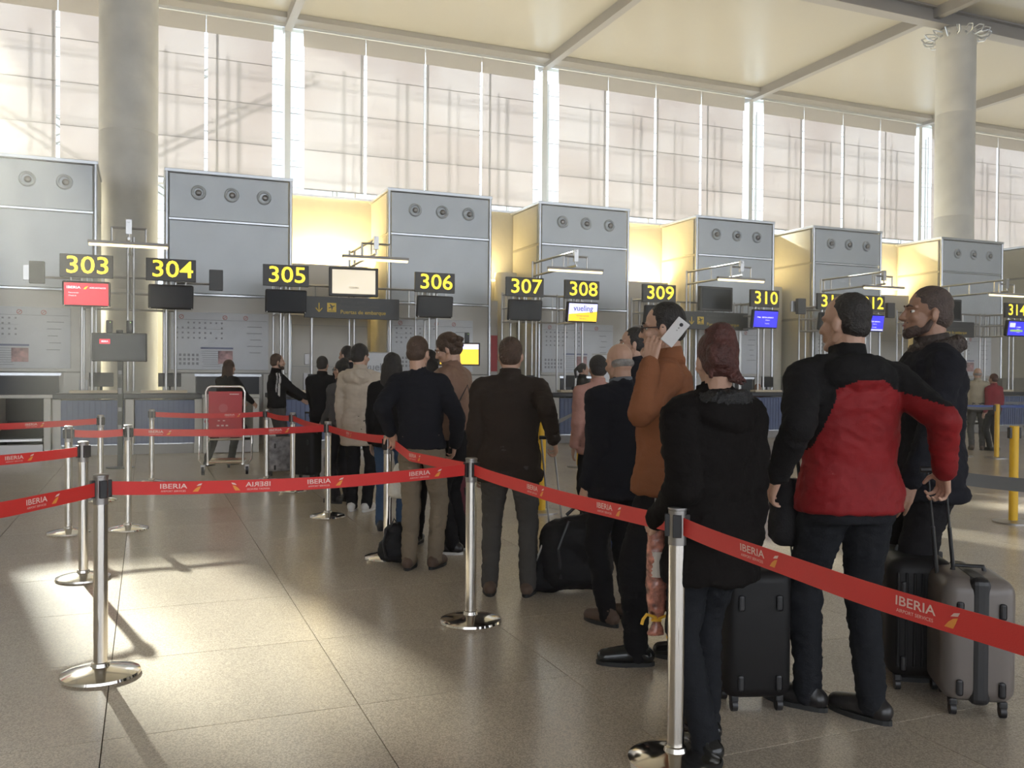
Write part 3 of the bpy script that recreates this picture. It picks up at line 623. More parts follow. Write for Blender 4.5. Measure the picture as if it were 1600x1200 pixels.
# hand-over points outside the frame
st['M'] = at_d(1600, 980, 1.93); d = (st['M']-st['C']).normalized(); st['M'] = Vector((st['M'].x, st['M'].y, 0))+Vector((d.x, d.y, 0)).normalized()*.35
dup(base_t, st['M'], 'polished post standing just outside the right edge')
st['N'] = at_d(-150, 790, 3.2); st['N'].z = 0; dup(base_t, st['N'], 'polished post outside the left edge, nearest')
st['O'] = at_d(-120, 722, 5.3); st['O'].z = 0; dup(base_t, st['O'], 'polished post outside the left edge, middle')
st['P'] = at_d(-130, 663, 8.5); st['P'].z = 0; dup(base_t, st['P'], 'polished post outside the left edge, farthest')
M_TLIST = [M_TAPE, M_TTXT, M_TGOLD]
def tape(a, b, lab, sag=.02, logos=(), za=HS-.066, zb=HS-.066, twist=0, flip=False, via=None, W=.066, m=None, off=.045):
    A, B = Vector((a.x, a.y, za)), Vector((b.x, b.y, zb)); L = (B-A).length; d = (B-A)/L; A = A+d*off; B = B-d*off; L = (B-A).length
    t = thing('barrier_tape', lab, 'tape', A, 0, 'red barrier tapes' if m is None else 'grey barrier tapes')
    h = Vector((d.x, d.y, 0)).normalized(); side = Vector((h.y, -h.x, 0))
    if side.dot(CP-A) < 0: side = -side
    if twist is True: twist = 0
    rgt = Vector((-side.y, side.x, 0))                 # reading direction seen from the visible side
    Vp = None if via is None else via-A; L1 = 0 if via is None else (Vp.length/(Vp.length+(B-A-Vp).length))
    def P_(u, v, o=0):                                   # u 0..1, v height
        if Vp is not None:
            c = Vp*(u/L1) if u < L1 else Vp.lerp(B-A, (u-L1)/(1-L1))
            return c+Vector((0, 0, v))+side*(.0012+o)
        ang = twist*math.sin(u*math.pi)+.05*math.sin(u*9)
        up = Vector((0, 0, 1))*math.cos(ang)+side*math.sin(ang)
        c = d*(u*L)-Vector((0, 0, sag*4*u*(1-u)))+side*(.004*math.sin(u*14))
        return c+up*v+side*(.0012+o)
    n = max(12, int(L/.06)); g = MB(); vs = []
    for i in range(n+1):
        u = i/n
        for v, o in ((-W/2, 0), (W/2, 0), (W/2, -.0024), (-W/2, -.0024)): vs.append(P_(u, v, o))
    fs = [(4*i+k, 4*i+(k+1) % 4, 4*i+4+(k+1) % 4, 4*i+4+k) for i in range(n) for k in range(4)]+[(0, 1, 2, 3), (4*n+3, 4*n+2, 4*n+1, 4*n)]
    g.add(vs, fs); web = g.build('webbing', m or M_TAPE, t, smooth=R(50))
    s_ = 1 if rgt.dot(h) > 0 else -1
    for u0, mir in logos:
        def place(vs_, fs_, nm, mm):
            q = MB(); q.add([P_(u0+s_*(-1 if mir else 1)*x/L, y, .0012) for x, y in vs_], fs_); link(nm, raw_mesh(q, nm), mm, web)
        vs_, fs_ = text_geo('IBERIA', .034, .012); place([(v.x*1.35-.02, v.y+.008) for v in vs_], fs_, 'lettering', M_TTXT)
        vs_, fs_ = text_geo('AIRPORT SERVICES', .0125, .0); place([(v.x*1.12-.02, v.y-.016) for v in vs_], fs_, 'small_lettering', M_TTXT)
        place([(.072, -.020), (.098, -.020), (.106, -.006), (.112, .008), (.098, .004), (.084, -.006)], [(0, 1, 2, 3, 4, 5)], 'emblem_petal', M_TGOLD)
        place([(.090, .008), (.100, .018), (.118, .022), (.112, .012)], [(0, 1, 2, 3)], 'emblem_tip', M_TTXT)
    return t
tape(st['A'], st['N'], 'red tape leaving the nearest left post towards the left edge', .01, [(.36, 0)])
tape(st['A'], st['B'], 'long red tape between the nearest left post and the middle post', .03, [(.16, 0), (.36, 1), (.55, 0), (.86, 0)])
tape(st['B'], st['C'], 'red tape from the middle post to the nearest right post', .02, [(.40, 0), (.76, 0)])
tape(st['C'], st['M'], 'red tape from the nearest right post out of the right edge', .02, [(.26, 0), (.66, 0)])
tape(st['B'], st['J'], 'short red tape running back from the middle post to the young man\'s hand', .05, [(.45, 0)], zb=HS-.03, via=at_d(640, 713, 6.05))
tape(st['J'], st['D'], 'short red tape past the beige-coated man', .02, [(.6, 0)], za=HS-.03)
tape(st['D'], st['L'], 'short red tape behind the post of the beige-coated man', .02)
tape(st['L'], st['K'], 'short red tape at the trolley, farthest bend of the queue', .02)
tape(st['K'], st['I'], 'red tape passing behind the luggage trolley', .02, [(.3, 0)])
tape(st['E'], st['D'], 'red tape passing in front of the luggage trolley', .02, [(.12, 0), (.74, 0)])
tape(st['G'], st['E'], 'short red tape inside the left post cluster', .01)
tape(st['F'], st['O'], 'red tape leaving the left cluster at middle height', .015, [(.45, 0)])
tape(st['H'], st['P'], 'farthest red tape at the left edge', .015, [(.4, 0)])

# yellow posts with grey tape
def ypost(p, lab):
    t = thing('yellow_stanchion', lab, 'stanchion', p, -YAW, 'yellow posts with grey tape')
    MB().lathe([(.19, 0), (.19, .018), (.06, .03)], n=32).build('base', M_DSTEEL, t, smooth=SM)
    MB().cyl((0, 0, .02), (0, 0, .93), .042, n=20).build('tube', M_YPOST, t, smooth=SM)
    MB().cyl((0, 0, .85), (0, 0, .98), .044, n=20).build('head', M_YPOST, t, smooth=SM)
    g = MB()
    for s_ in (-1, 1): g.box((s_*.045, 0, .91), (.028, .05, .11))
    g.build('tape_cassette', M_BLACK, t, bevel=.004)
yp = {}
for k, px, py, lab in (('a', 1583, 817, 'nearest yellow post at the right edge'), ('b', 1557, 716, 'yellow post behind the nearest one at the right edge'), ('c', 1503, 713, 'yellow post beside the shaved-headed man'),
                       ('d', 905, 730, 'yellow post behind the pink-coated woman'), ('e', 846, 801, 'yellow post behind the man in the dark brown jacket'), ('f', 1700, 790, 'yellow post outside the right edge')):
    yp[k] = on_floor(px, py); yp[k].z = 0; ypost(yp[k], lab)
yq = at_d(1410, 745, 6.9); yq.z = 0; ypost(yq, 'yellow post hidden behind the man in navy')
tape(yp['a'], yp['f'], 'dark grey tape leaving the nearest yellow post to the right', .01, m=M_GTAPE, W=.05)
tape(yp['c'], yp['b'], 'grey tape between the two far yellow posts', .01, m=M_GTAPE, W=.05)
yr = at_d(1445, 760, 5.2); yr.z = 0; ypost(yr, 'yellow post behind the black suitcase')
ys = at_d(1760, 800, 4.6); ys.z = 0; ypost(ys, 'yellow post outside the right edge, near')
tape(yr, ys, 'dark grey tape crossing at the right edge below the yellow posts', .03, m=M_GTAPE, W=.075)
tape(yp['d'], yp['e'], 'grey tape between the yellow posts in the middle of the hall', .02, m=M_GTAPE, W=.05)
yu = on_floor(1860, 706); yu.z = 0; yv = on_floor(1375, 706); yv.z = 0; ypost(yu, 'yellow post far outside the right edge'); ypost(yv, 'yellow post in the far right lane')
tape(yv, yu, 'blue-grey tape in the far right lane', .01, m=M_BTAPE, W=.05)
yu2 = on_floor(1860, 690); yv2 = on_floor(1330, 694); yu2.z = yv2.z = 0; ypost(yu2, 'yellow post farthest outside the right edge'); ypost(yv2, 'farthest yellow post in the right lane')
tape(yv2, yu2, 'grey tape farthest back in the right lane', .01, m=M_GTAPE, W=.05)

# ================================================================ LUGGAGE TROLLEY
p = on_floor(352, 741); t = thing('luggage_trolley', 'steel luggage trolley with a tall red panel', 'trolley', (p.x, p.y, 0), -YAW*.35)
W = .56; k_ = .235
MB().tube([(-.24, 0, .16), (-.265, 0, 1.18), (-.24, 0, 1.24), (-.2, 0, 1.26), (.2, 0, 1.26), (.24, 0, 1.24), (.265, 0, 1.18), (.24, 0, .16)], .017, 10).build('handle_frame', M_CHROME, t, smooth=SM)
tp = MB().box((0, .0, .86), (.46, .02, .66)).build('red_panel', M_TROLRED, t, bevel=.006)
g = MB(); g.box((.12, -.012, 1.15), (.13, .003, .014)); 
for k in range(3): g.box((-.10+k*.06, -.012, .70), (.035, .003, .022))
for k in range(2): g.box((-.09+k*.07, -.012, .77), (.03, .003, .016))
g.build('panel_print', M_TTXT, tp)
g = MB(); g.lathe([(.055, 0), (.062, 0), (.062, .002), (.055, .002)], n=20); g.v = [Vector((v.x-.03, -.013-v.z, v.y+.95)) for v in g.v]; g.build('panel_ring', mat('faded_pink_print', (.6, .12, .12), .5), tp)
for s_ in (-1, 1):
    MB().tube([(s_*.26, .02, .62), (s_*.34, .02, .60), (s_*.36, .0, .54), (s_*.36, -.02, .22), (s_*.30, -.05, .14)], .014, 8).build('side_rail', M_CHROME, t, smooth=SM)
    MB().tube([(s_*.24, -.02, .15), (s_*.26, .45, .14), (s_*.18, .9, .13)], .016, 8).build('platform_rail', M_CHROME, t, smooth=SM)
    wl = MB(); wl.cyl((s_*.30-.018, -.05, .065), (s_*.30+.018, -.05, .065), .065, n=20); wl.build('wheel', M_BLACK, t, smooth=SM)
    MB().box((s_*.30, -.05, .11), (.06, .07, .07)).build('caster_fork', M_DSTEEL, t, bevel=.006)
MB().cyl((-.018, .88, .06), (.018, .88, .06), .06, n=20).build('wheel', M_BLACK, t, smooth=SM)
g = MB()
for k in range(5): g.cyl((-.25, .05+k*.19, .15), (.25, .05+k*.19, .15), .010, n=8)
g.cyl((-.24, 0, .17), (.24, 0, .17), .015, n=8); g.build('platform_bars', M_CHROME, t, smooth=SM)
MB().tube([(-.24, 0, .50), (.24, 0, .50)], .012, 8).build('cross_bar', M_CHROME, t)
# ================================================================ PEOPLE
def obj_eval(me, mods):
    o = bpy.data.objects.new('tmp', me); COL.objects.link(o)
    for ty, kw in mods:
        m = o.modifiers.new('m', ty)
        for k, v in kw.items(): setattr(m, k, v)
    r = bpy.data.meshes.new_from_object(o.evaluated_get(bpy.context.evaluated_depsgraph_get()))
    bpy.data.objects.remove(o); bpy.data.meshes.remove(me); return r
def remesh(mb, vox, sm=3, wr=0, wsc=7, quilt=0, qp=.075, zs=1.6, seed=0):
    me = bpy.data.meshes.new('x'); me.from_pydata([tuple(v) for v in mb.v], [], mb.f)
    bm = bmesh.new(); bm.from_mesh(me); bmesh.ops.recalc_face_normals(bm, faces=bm.faces); bm.to_mesh(me); bm.free()
    me = obj_eval(me, [('REMESH', dict(mode='VOXEL', voxel_size=vox)), ('SMOOTH', dict(factor=.5, iterations=sm))])
    if wr or quilt:
        nv = [v.normal.copy() for v in me.vertices]
        for v, n_ in zip(me.vertices, nv):
            c = v.co; d = 0
            if wr:
                q = Vector((c.x*wsc+seed, c.y*wsc, c.z*wsc*zs)); d += wr*(noise.noise(q)+.6*(1-2*abs(noise.noise(q*1.9)))+.32*(1-2*abs(noise.noise(q*4.1))))
            if quilt: d += quilt*(abs(math.sin((c.z+.03*c.x)*math.pi/qp))-.6)
            v.co = c+n_*d
    me.shade_smooth()
    return me
def merge_meshes(lst, name='body'):
    vs, fs = [], []
    for me in lst:
        o = len(vs); vs += [v.co[:] for v in me.vertices]; fs += [tuple(i+o for i in p.vertices) for p in me.polygons]
    r = bpy.data.meshes.new(name); r.from_pydata(vs, [], fs); r.shade_smooth(); return r
def ik(a, t, l1, l2, hint):
    d = t-a; L = min(d.length, (l1+l2)*.995); L = max(L, abs(l1-l2)+.02); d.normalize(); t = a+d*L
    x = (l1*l1-l2*l2+L*L)/(2*L); h = math.sqrt(max(0, l1*l1-x*x)); hint = (hint-d*hint.dot(d))
    hint = hint.normalized() if hint.length > 1e-4 else d.orthogonal().normalized()
    return a+d*x+hint*h, t
def basis(d, nrm):
    d = d.normalized(); n_ = (nrm-d*nrm.dot(d)); n_ = n_.normalized() if n_.length > 1e-4 else d.orthogonal().normalized()
    return d, n_, d.cross(n_)
def hand_mb(wrist, d, palm, side, curl=.35, s=1.0):
    """d: forearm direction, palm: direction the palm faces, side: +1/-1 towards the thumb along d x palm"""
    d, n_, w_ = basis(d, palm); w_ = w_*side; g = MB()
    L = lambda a, b, c: wrist+d*(a*s)+n_*(b*s)+w_*(c*s)
    for k in range(4):
        c = .030-.020*k; g.cap(L(-.01, 0, c*.6), .017*s, L(.085-.004*abs(k-1), 0, c), .0125*s, 10)
    g.cap(L(.0, .004, .012), .018*s, L(.04, .008, .030), .016*s, 10)
    for k in range(4):
        c = .031-.0205*k; ln = [.040, .045, .041, .032][k]; p = L(.086-.004*abs(k-1), 0, c); ang = curl*.5; spread = (1.5-k)*.05
        for q in range(3):
            r0, r1 = .0090-.0009*q, .0083-.0009*q
            ang_ = ang+curl*q*.95
            dd = (d*math.cos(ang_)+n_*math.sin(ang_)+w_*spread).normalized(); l_ = ln*(1, .68, .52)[q]*s
            p2 = p+dd*l_; g.cap(p, r0*s, p2, r1*s, 8); p = p2
    p = L(.030, .008, .036); t1 = (d*.62+w_*.62+n_*.42).normalized(); p2 = p+t1*.038*s; g.cap(p, .0125*s, p2, .0105*s, 8)
    t2 = (d*.85+w_*.15+n_*(.35+.4*curl)).normalized(); g.cap(p2, .0105*s, p2+t2*.030*s, .0085*s, 8)
    return g
def head_mb(c, q, s, fem=0):
    """c eye-level centre, q rotation; face looks to -Y"""
    g = MB(); T = lambda x, y, z: c+q@Vector((x*s, y*s, z*s))
    g.ell(T(0, .016, .032), (.077*s, .096*s, .088*s), q); g.ell(T(0, -.026, -.030), (.061*s, .066*s, .080*s), q); g.ell(T(0, .045, -.02), (.062*s, .055*s, .062*s), q)
    j = .050-.006*fem
    for a in (-1, 1):
        g.cap(T(a*.058, .012, -.030), .018*s, T(a*j, -.008, -.068), .018*s); g.cap(T(a*j, -.008, -.068), .018*s, T(a*.014, -.070, -.100), .018*s)
        g.ell(T(a*.040, -.062, -.026), (.024*s, .022*s, .022*s), q); g.cap(T(a*.048, -.062, .022), .010*s, T(a*.012, -.082, .020), .011*s)
        g.ell(T(a*.079, .014, -.012), (.009*s, .018*s, .031*s), q@Matrix.Rotation(a*.35, 3, 'Z')); g.ell(T(a*.012, -.098, -.034), (.010*s, .011*s, .009*s), q)
    g.ell(T(0, -.070, -.101), (.021*s, .020*s, .018*s), q); g.cap(T(0, -.084, .014), .0075*s, T(0, -.108, -.030), .0115*s)
    g.cap(T(-.016, -.084, -.057), .0085*s, T(.016, -.084, -.057), .0085*s); g.cap(T(-.013, -.083, -.071), .009*s, T(.013, -.083, -.071), .009*s)
    g.ell(T(0, -.072, -.060), (.034*s, .018*s, .024*s), q)
    return g
def skin(name, col): return mat(name, col, .5, bump=.15, bscale=90, var=.06, vscale=14)
def hairm(name, col): return mat(name, col, .55, bump=.9, bscale=120, var=.35, vscale=30)
def cloth(name, col, rough=.85, **k): return mat(name, col, rough, spec=.18, bump=k.get('bump', .3), bscale=k.get('bscale', 140), var=k.get('var', .12), vscale=5)
SK = skin('light_skin', (.50, .30, .21)); SKT = skin('tanned_skin', (.36, .20, .13))
H_DK = hairm('near_black_hair', (.022, .017, .014)); H_BR = hairm('brown_hair', (.07, .038, .022)); H_AU = hairm('auburn_hair', (.075, .022, .016)); H_GR = hairm('grey_hair', (.28, .26, .24)); H_STUB = hairm('stubble', (.085, .058, .046))
M_EYE = mat('eye_white', (.7, .67, .62), .2); M_IRIS = mat('dark_iris', (.03, .018, .01), .15); M_LIP = mat('lips', (.36, .15, .12), .5)
M_GLS = mat('dark_spectacle_frame', (.03, .012, .012), .3); M_SOLE = mat('white_sole', (.66, .64, .60), .6); M_DSOLE = mat('black_sole', (.02, .02, .02), .6)
people = {}
def person(key, lab, px, fy, hy, rel, jacket, jm, trousers, shoes, skinm=SK, hair=('short', H_DK), bulk=1.0, hem=.88, vox=.012, hl=None, hr=None, head=(0, 0), headoff=(0, 0), lean=0, side=0, stance=.10, fl=(0, 0), fr=(0, 0), fem=0, quilt=0, qp=.075,
           panel=None, slots=None, curl=(.4, .4), collar=True, hood=None, sole=None, el=None, er=None, seat=0, long_coat=False, zd=None, extra=None, face=False, pos=None, wr=.0095, palmL=None, palmR=None, ft=0, tuck=.0, hq=.006, Hm=None):
    p0 = pos or on_floor(px, fy); p0 = Vector((p0.x, p0.y, 0)); zd = depth_of(p0)
    H = Hm or CAM_Z+ (at_d(px, hy, zd).z-CAM_Z); s = H/1.755
    az = YAW+R(rel); rz = math.pi-az
    t = thing('person', lab, 'person', p0, rz); Mi = Matrix.Rotation(-rz, 3, 'Z'); inv = lambda w_: Mi@(w_-p0)
    b = bulk; dz = -seat
    V = lambda x, y, z: Vector((x*s, y*s, z*s))
    def tor(x, y, z): k = max(0, z-.93); return V(x+side*k, y-lean*k, z+dz)
    sh = {1: tor(.170*(b*.4+.6), .01, 1.40), -1: tor(-.170*(b*.4+.6), .01, 1.40)}
    hips = {1: V(.09, 0, .92+dz), -1: V(-.09, 0, .92+dz)}
    # legs
    ank = {}; kn = {}; foot = {}
    for a, f_ in ((1, fl), (-1, fr)):
        an = V(a*stance+f_[0], .02-f_[1]-(.42 if seat else 0), .085); k_, an = ik(hips[a], an, .44*s, .42*s, Vector((a*.15, -1, .15 if not seat else 1))); ank[a] = an; kn[a] = k_
        foot[a] = (an, Vector((a*.12+ft, -1, 0)).normalized())
    # arms
    el_, wr_, hd = {}, {}, {}
    for a, tg, hint in ((1, hl, el), (-1, hr, er)):
        if tg is None: tg = sh[a]+V(a*.05, -.05, -.525)
        elif isinstance(tg, tuple): tg = tor(*tg)
        else: tg = inv(tg)
        e, w_ = ik(sh[a], tg, .285*s, .255*s, Vector(hint or (a*.15, 1, -.1))); el_[a] = e; wr_[a] = w_; hd[a] = (w_-e).normalized()
    nk0, nk1 = tor(0, .025, 1.44), tor(0, .005, 1.55)+Vector((headoff[0]*.5, headoff[1]*.5, 0))
    hc = tor(0, -.015, 1.635)+Vector((headoff[0], headoff[1], 0)); hq_ = Matrix.Rotation(R(head[0]), 3, 'Z')@Matrix.Rotation(R(head[1]), 3, 'X')
    hs = s*1.0
    # --- skin body: one continuous figure
    g = MB(); TS = [(.86, .150, .108), (.94, .165, .115), (1.05, .140, .100), (1.18, .148, .108), (1.30, .165, .115), (1.40, .155, .095), (1.46, .08, .065)]
    def torso(mb, secs, gx=0, sc=1):
        L = []
        for z, rx, ry in secs: c = tor(0, .0, z); L.append((c.x, c.y, c.z, (rx*sc+gx)*s, (ry*sc+gx)*s))
        mb.loft(L)
    torso(g, TS, 0, .6+.4*b)
    for a in (-1, 1):
        g.cap(tor(0, .015, 1.45), .05*s, sh[a], .052*s); g.cap(sh[a], .052*s, el_[a], .040*s); g.cap(el_[a], .040*s, wr_[a], .027*s)
        g.cap(hips[a], .085*s, kn[a], .056*s); g.cap(kn[a], .054*s, ank[a], .038*s); g.cap(ank[a], .034*s, ank[a]+foot[a][1]*.10*s-Vector((0, 0, .050*s)), .018*s)
    g.cap(nk0, .062*s, nk1, .055*s)
    parts = [remesh(g, max(vox, .011), 2)]
    g = head_mb(hc, hq_, hs, fem); g.cap(hc+hq_@Vector((0, .03*s, -.06*s)), .056*s, nk0, .060*s); parts.append(remesh(g, hq, 3))
    hm = MB()
    for a in (-1, 1):
        pl = {1: palmL, -1: palmR}[a]; pl = Vector(pl) if pl else Vector((-a, .1, 0)); d_, n_, w__ = basis(hd[a], pl)
        want = Vector((0, -1, .3)); sd_ = 1 if w__.dot(want) > 0 else -1
        q = hand_mb(wr_[a], hd[a], pl, sd_, curl[0 if a == 1 else 1], s*.98); hm.add(q.v, q.f)
        if tuck: pass
    parts.append(remesh(hm, .0045 if vox < .013 else .008, 1))
    body = merge_meshes(parts); bo = link('body', body, skinm, t)
    # --- jacket
    g = MB(); gi = .022 if jacket != 'shirt' else .012; gi += .012*(1 if quilt else 0)
    secs = [(z, rx, ry) for z, rx, ry in TS if z > hem+.03]
    low = (.165, .118) if hem < .95 else (.16, .112)
    if hem < .86: secs = [(hem, .178 if long_coat else .172, .135), ((hem+.9)/2, .172, .125)]+secs
    else: secs = [(hem, *low)]+secs
    torso(g, secs, gi, .55+.45*b)
    g.cap(tor(0, .03, 1.47), (.058+gi*.5)*s, tor(0, .015, 1.50), (.056+gi*.4)*s)
    for a in (-1, 1):
        g.cap(tor(0, .015, 1.445), (.052+gi*.8)*s, sh[a], (.054+gi)*s); g.cap(tor(a*.10, .0, 1.36), (.085+gi)*s*(.5+.5*b), sh[a]-V(0, 0, .02), (.052+gi)*s)
        g.cap(sh[a], (.054+gi)*s, el_[a], (.043+gi*.8)*s); g.cap(el_[a], (.043+gi*.8)*s, wr_[a]-hd[a]*.015*s, (.031+gi*.55)*s)
    if hood:
        g.ell(tor(0, .10, 1.42), (.15*s, .075*s, .085*s)); g.cap(tor(-.12, .03, 1.46), .04*s, tor(.12, .03, 1.46), .04*s)
    me = remesh(g, max(vox, .010), 3, wr*s, 7, quilt, qp, seed=len(people)*3.7)
    jo = link({'coat': 'coat', 'jacket': 'jacket', 'sweater': 'sweater', 'shirt': 'shirt'}.get(jacket, 'jacket'), me, slots or jm, t)
    if panel:
        for pg in me.polygons:
            c = pg.center/s; pg.material_index = panel(Vector((c.x, c.y, c.z)), pg)
    if collar:
        g = MB(); n = 24; c0, c1 = tor(0, .012, 1.462), tor(0, .006, 1.538)
        prof = [(0, .085), (.5, .076), (1, .072), (1, .064), (.5, .066), (0, .075)]
        vs = [(c0*(1-k)+c1*k)+Vector((r*s*math.cos(2*math.pi*i/n), r*s*1.02*math.sin(2*math.pi*i/n), (.012*s*math.sin(2*math.pi*i/n) if k else 0))) for k, r in prof for i in range(n)]
        m_ = len(prof); g.add(vs, [(j*n+i, j*n+(i+1) % n, ((j+1) % m_)*n+(i+1) % n, ((j+1) % m_)*n+i) for j in range(m_) for i in range(n)]); g.build('collar', collar if not isinstance(collar, bool) else (jm), t, smooth=True)
    # --- trousers
    g = MB(); torso(g, [(.82, .150, .115), (.90, .165, .120), (.98, .155, .115), (1.03, .148, .108)], .008, .6+.4*b)
    for a in (-1, 1):
        g.cap(hips[a], .094*s*(.6+.4*b), kn[a], .068*s); g.cap(kn[a], .068*s, ank[a]+Vector((0, 0, -.01*s)), .055*s); g.cap(ank[a]-Vector((0, 0, .02*s)), .054*s, ank[a]-Vector((0, .01*s, .022*s)), .052*s)
    me = remesh(g, max(vox, .011), 2, .0085*s, 10, zs=2.0, seed=len(people)); link('trousers', me, trousers, t)
    # --- shoes
    for a in (-1, 1):
        an, fd = foot[a]; g = MB(); b0 = Vector((an.x, an.y, 0)); z = Vector((0, 0, 1))
        g.cap(b0-fd*.045*s+z*.050*s, .044*s, b0+fd*.05*s+z*.050*s, .048*s); g.cap(b0+fd*.05*s+z*.050*s, .048*s, b0+fd*.155*s+z*.036*s, .040*s); g.cap(b0+z*.06*s-fd*.02*s, .048*s, an+z*.015*s, .048*s)
        for v in g.v: v.z = max(v.z, .012)
        so_ = link('shoe', remesh(g, .009, 2), shoes, t)
        g = MB(); q = fd.cross(z); L = []; n = 20
        for k in range(n):
            a_ = 2*math.pi*k/n; c_, s_2 = math.cos(a_), math.sin(a_); wd = .043 if c_ > -.2 else .037
            L.append(b0+fd*(.055+.142*c_)*s+q*((wd+.006)*s_2*s))
        g.add([v+z*.0 for v in L]+[v+z*.022 for v in L], [(k, (k+1) % n, n+(k+1) % n, n+k) for k in range(n)]+[tuple(range(n))[::-1], tuple(range(n, 2*n))]); g.build('sole', sole or M_DSOLE, so_)
    # --- hair
    T = lambda x, y, z: hc+hq_@Vector((x*hs, y*hs, z*hs)); st_, hmr = hair; g = MB()
    if st_ in ('short', 'buzz', 'thinning', 'afro', 'long', 'bun', 'pony', 'wild', 'beanie', 'bald'):
        k = {'buzz': .0022, 'short': .004, 'thinning': 0, 'long': .010, 'bun': .006, 'pony': .006, 'wild': .012, 'beanie': .012, 'afro': .012, 'bald': -.003}[st_]
        if st_ == 'bald':
            g.ell(T(0, .045, -.012), (.078*hs, .070*hs, .040*hs), hq_)
        else:
            fy_ = .034 if st_ == 'thinning' else (.020 if st_ == 'buzz' else .026)
            g.ell(T(0, fy_, .040), ((.078+k)*hs, (.088+k+(.004 if st_ == 'buzz' else 0))*hs, (.086+k)*hs), hq_); g.ell(T(0, .052, -.012), ((.071+k)*hs, (.062+k)*hs, (.062+k*.5)*hs), hq_)
            if st_ not in ('buzz', 'thinning'):
                for a in (-1, 1): g.ell(T(a*.070, .010, .014), (.011*hs, .026*hs, .032*hs), hq_)
        if st_ == 'wild':
            for k2 in range(9):
                a = k2*.7; g.cap(T(.05*math.cos(a), .05+.03*math.sin(a), .06), .032*hs, T(.09*math.cos(a), .09+.05*math.sin(a*1.3), .05-.02*k2*.4), .022*hs)
        if st_ == 'long':
            for k2 in range(9):
                a = -1.25+2.5*k2/8; g.cap(T(.078*math.sin(a), .030+.06*math.cos(a), .0), .030*hs, T(.095*math.sin(a), .055+.055*math.cos(a), -.27+.02*(k2 % 3)), .024*hs)
        if st_ == 'bun':
            g.ell(T(0, .06, .105), (.062*hs, .050*hs, .050*hs), hq_); g.ell(T(.02, .10, .02), (.058*hs, .035*hs, .06*hs), hq_)
        if st_ == 'bun' and vox < .013:
            rn = random.Random(5)
            for k2 in range(16):
                a = rn.uniform(0, 6.28); z_ = rn.uniform(-.08, .13); r_ = .085 if z_ < .06 else .055
                g.cap(T(r_*.85*math.sin(a), .035+r_*.7*abs(math.cos(a)), z_), .014*hs, T(r_*1.18*math.sin(a+.2), .035+r_*1.2*abs(math.cos(a)), z_+rn.uniform(-.04, .03)), .005*hs)
        if st_ == 'pony':
            g.cap(T(0, .11, .05), .028*hs, T(.0, .17, -.02), .032*hs); g.cap(T(0, .17, -.02), .032*hs, T(0, .16, -.16), .016*hs)
        me = remesh(g, .009 if vox > .013 else .0065, 2, (.0035 if st_ in ('wild', 'bun', 'long', 'pony', 'afro') else .0016)*hs if st_ not in ('buzz', 'beanie', 'bald') else .0006, 38 if st_ != 'beanie' else 90, zs=.5); link('beanie' if st_ == 'beanie' else 'hair', me, hmr, t)
    if face:
        for a in (-1, 1):
            g = MB().ell(T(a*.031, -.0650, .001), (.0118*hs,)*3, nu=14, nv=10); e_ = g.build('eye', M_EYE, t, smooth=True)
            MB().ell(T(a*.031, -.0745, .001), (.0062*hs, .0045*hs, .0058*hs), hq_, 12, 8).build('iris', M_IRIS, e_, smooth=True)
            MB().tube([T(a*.050, -.076, .024), T(a*.034, -.088, .030), T(a*.014, -.092, .025)], [.003*hs, .0045*hs, .004*hs], 6).build('eyebrow', hair[1], t, smooth=True)
        MB().tube([T(-.021, -.083, -.064), T(-.008, -.0935, -.062), T(.008, -.0935, -.062), T(.021, -.083, -.064)], [.002*hs, .0045*hs, .0045*hs, .002*hs], 8).build('lips', M_LIP, t, smooth=True)
    people[key] = dict(t=t, s=s, T=T, tor=tor, wr=wr_, hd=hd, inv=inv, p0=p0, rz=rz, V=V, sh=sh, hq=hq_)
    return t
def W2(key, v):                                    # local to world
    d = people[key]; return d['p0']+Matrix.Rotation(d['rz'], 3, 'Z')@v

J_BLK = cloth('black_cloth', (.011, .010, .010)); J_NAVY = cloth('navy_cloth', (.013, .013, .017)); J_BRN = cloth('dark_brown_cloth', (.034, .024, .018)); J_TAN = cloth('tan_nylon', (.24, .14, .095), .5)
J_RUST = cloth('rust_suede', (.26, .10, .045), .8); J_PINK = cloth('dusty_pink_wool', (.50, .27, .22)); J_BEI = cloth('beige_cotton', (.50, .42, .33), .85); J_RED = cloth('red_softshell', (.23, .013, .015), .6, bump=.12)
J_GRY = cloth('grey_cloth', (.09, .085, .082)); T_KHK = cloth('khaki_trousers', (.21, .165, .115)); T_DGR = cloth('dark_grey_trousers', (.075, .068, .062)); T_BLK = cloth('black_trousers', (.011, .010, .011)); T_JNS = cloth('blue_denim', (.05, .09, .17)); T_DJN = cloth('dark_denim', (.013, .014, .017))
S_BLK = mat('black_shoe_leather', (.02, .018, .018), .3); S_BRN = mat('brown_shoe_leather', (.10, .06, .04), .6); S_WHT = mat('white_shoe', (.62, .59, .55), .6); S_SHN = mat('polished_black_leather', (.012, .012, .012), .12)
J_STR = cloth('striped_white', (.55, .53, .50)); J_SHEEN = mat('black_down_nylon', (.008, .0065, .006), .8, bump=.4, bscale=60, spec=.10); J_OLV = cloth('sand_shirt', (.40, .34, .24)); J_BUR = cloth('burgundy_cloth', (.24, .02, .03))

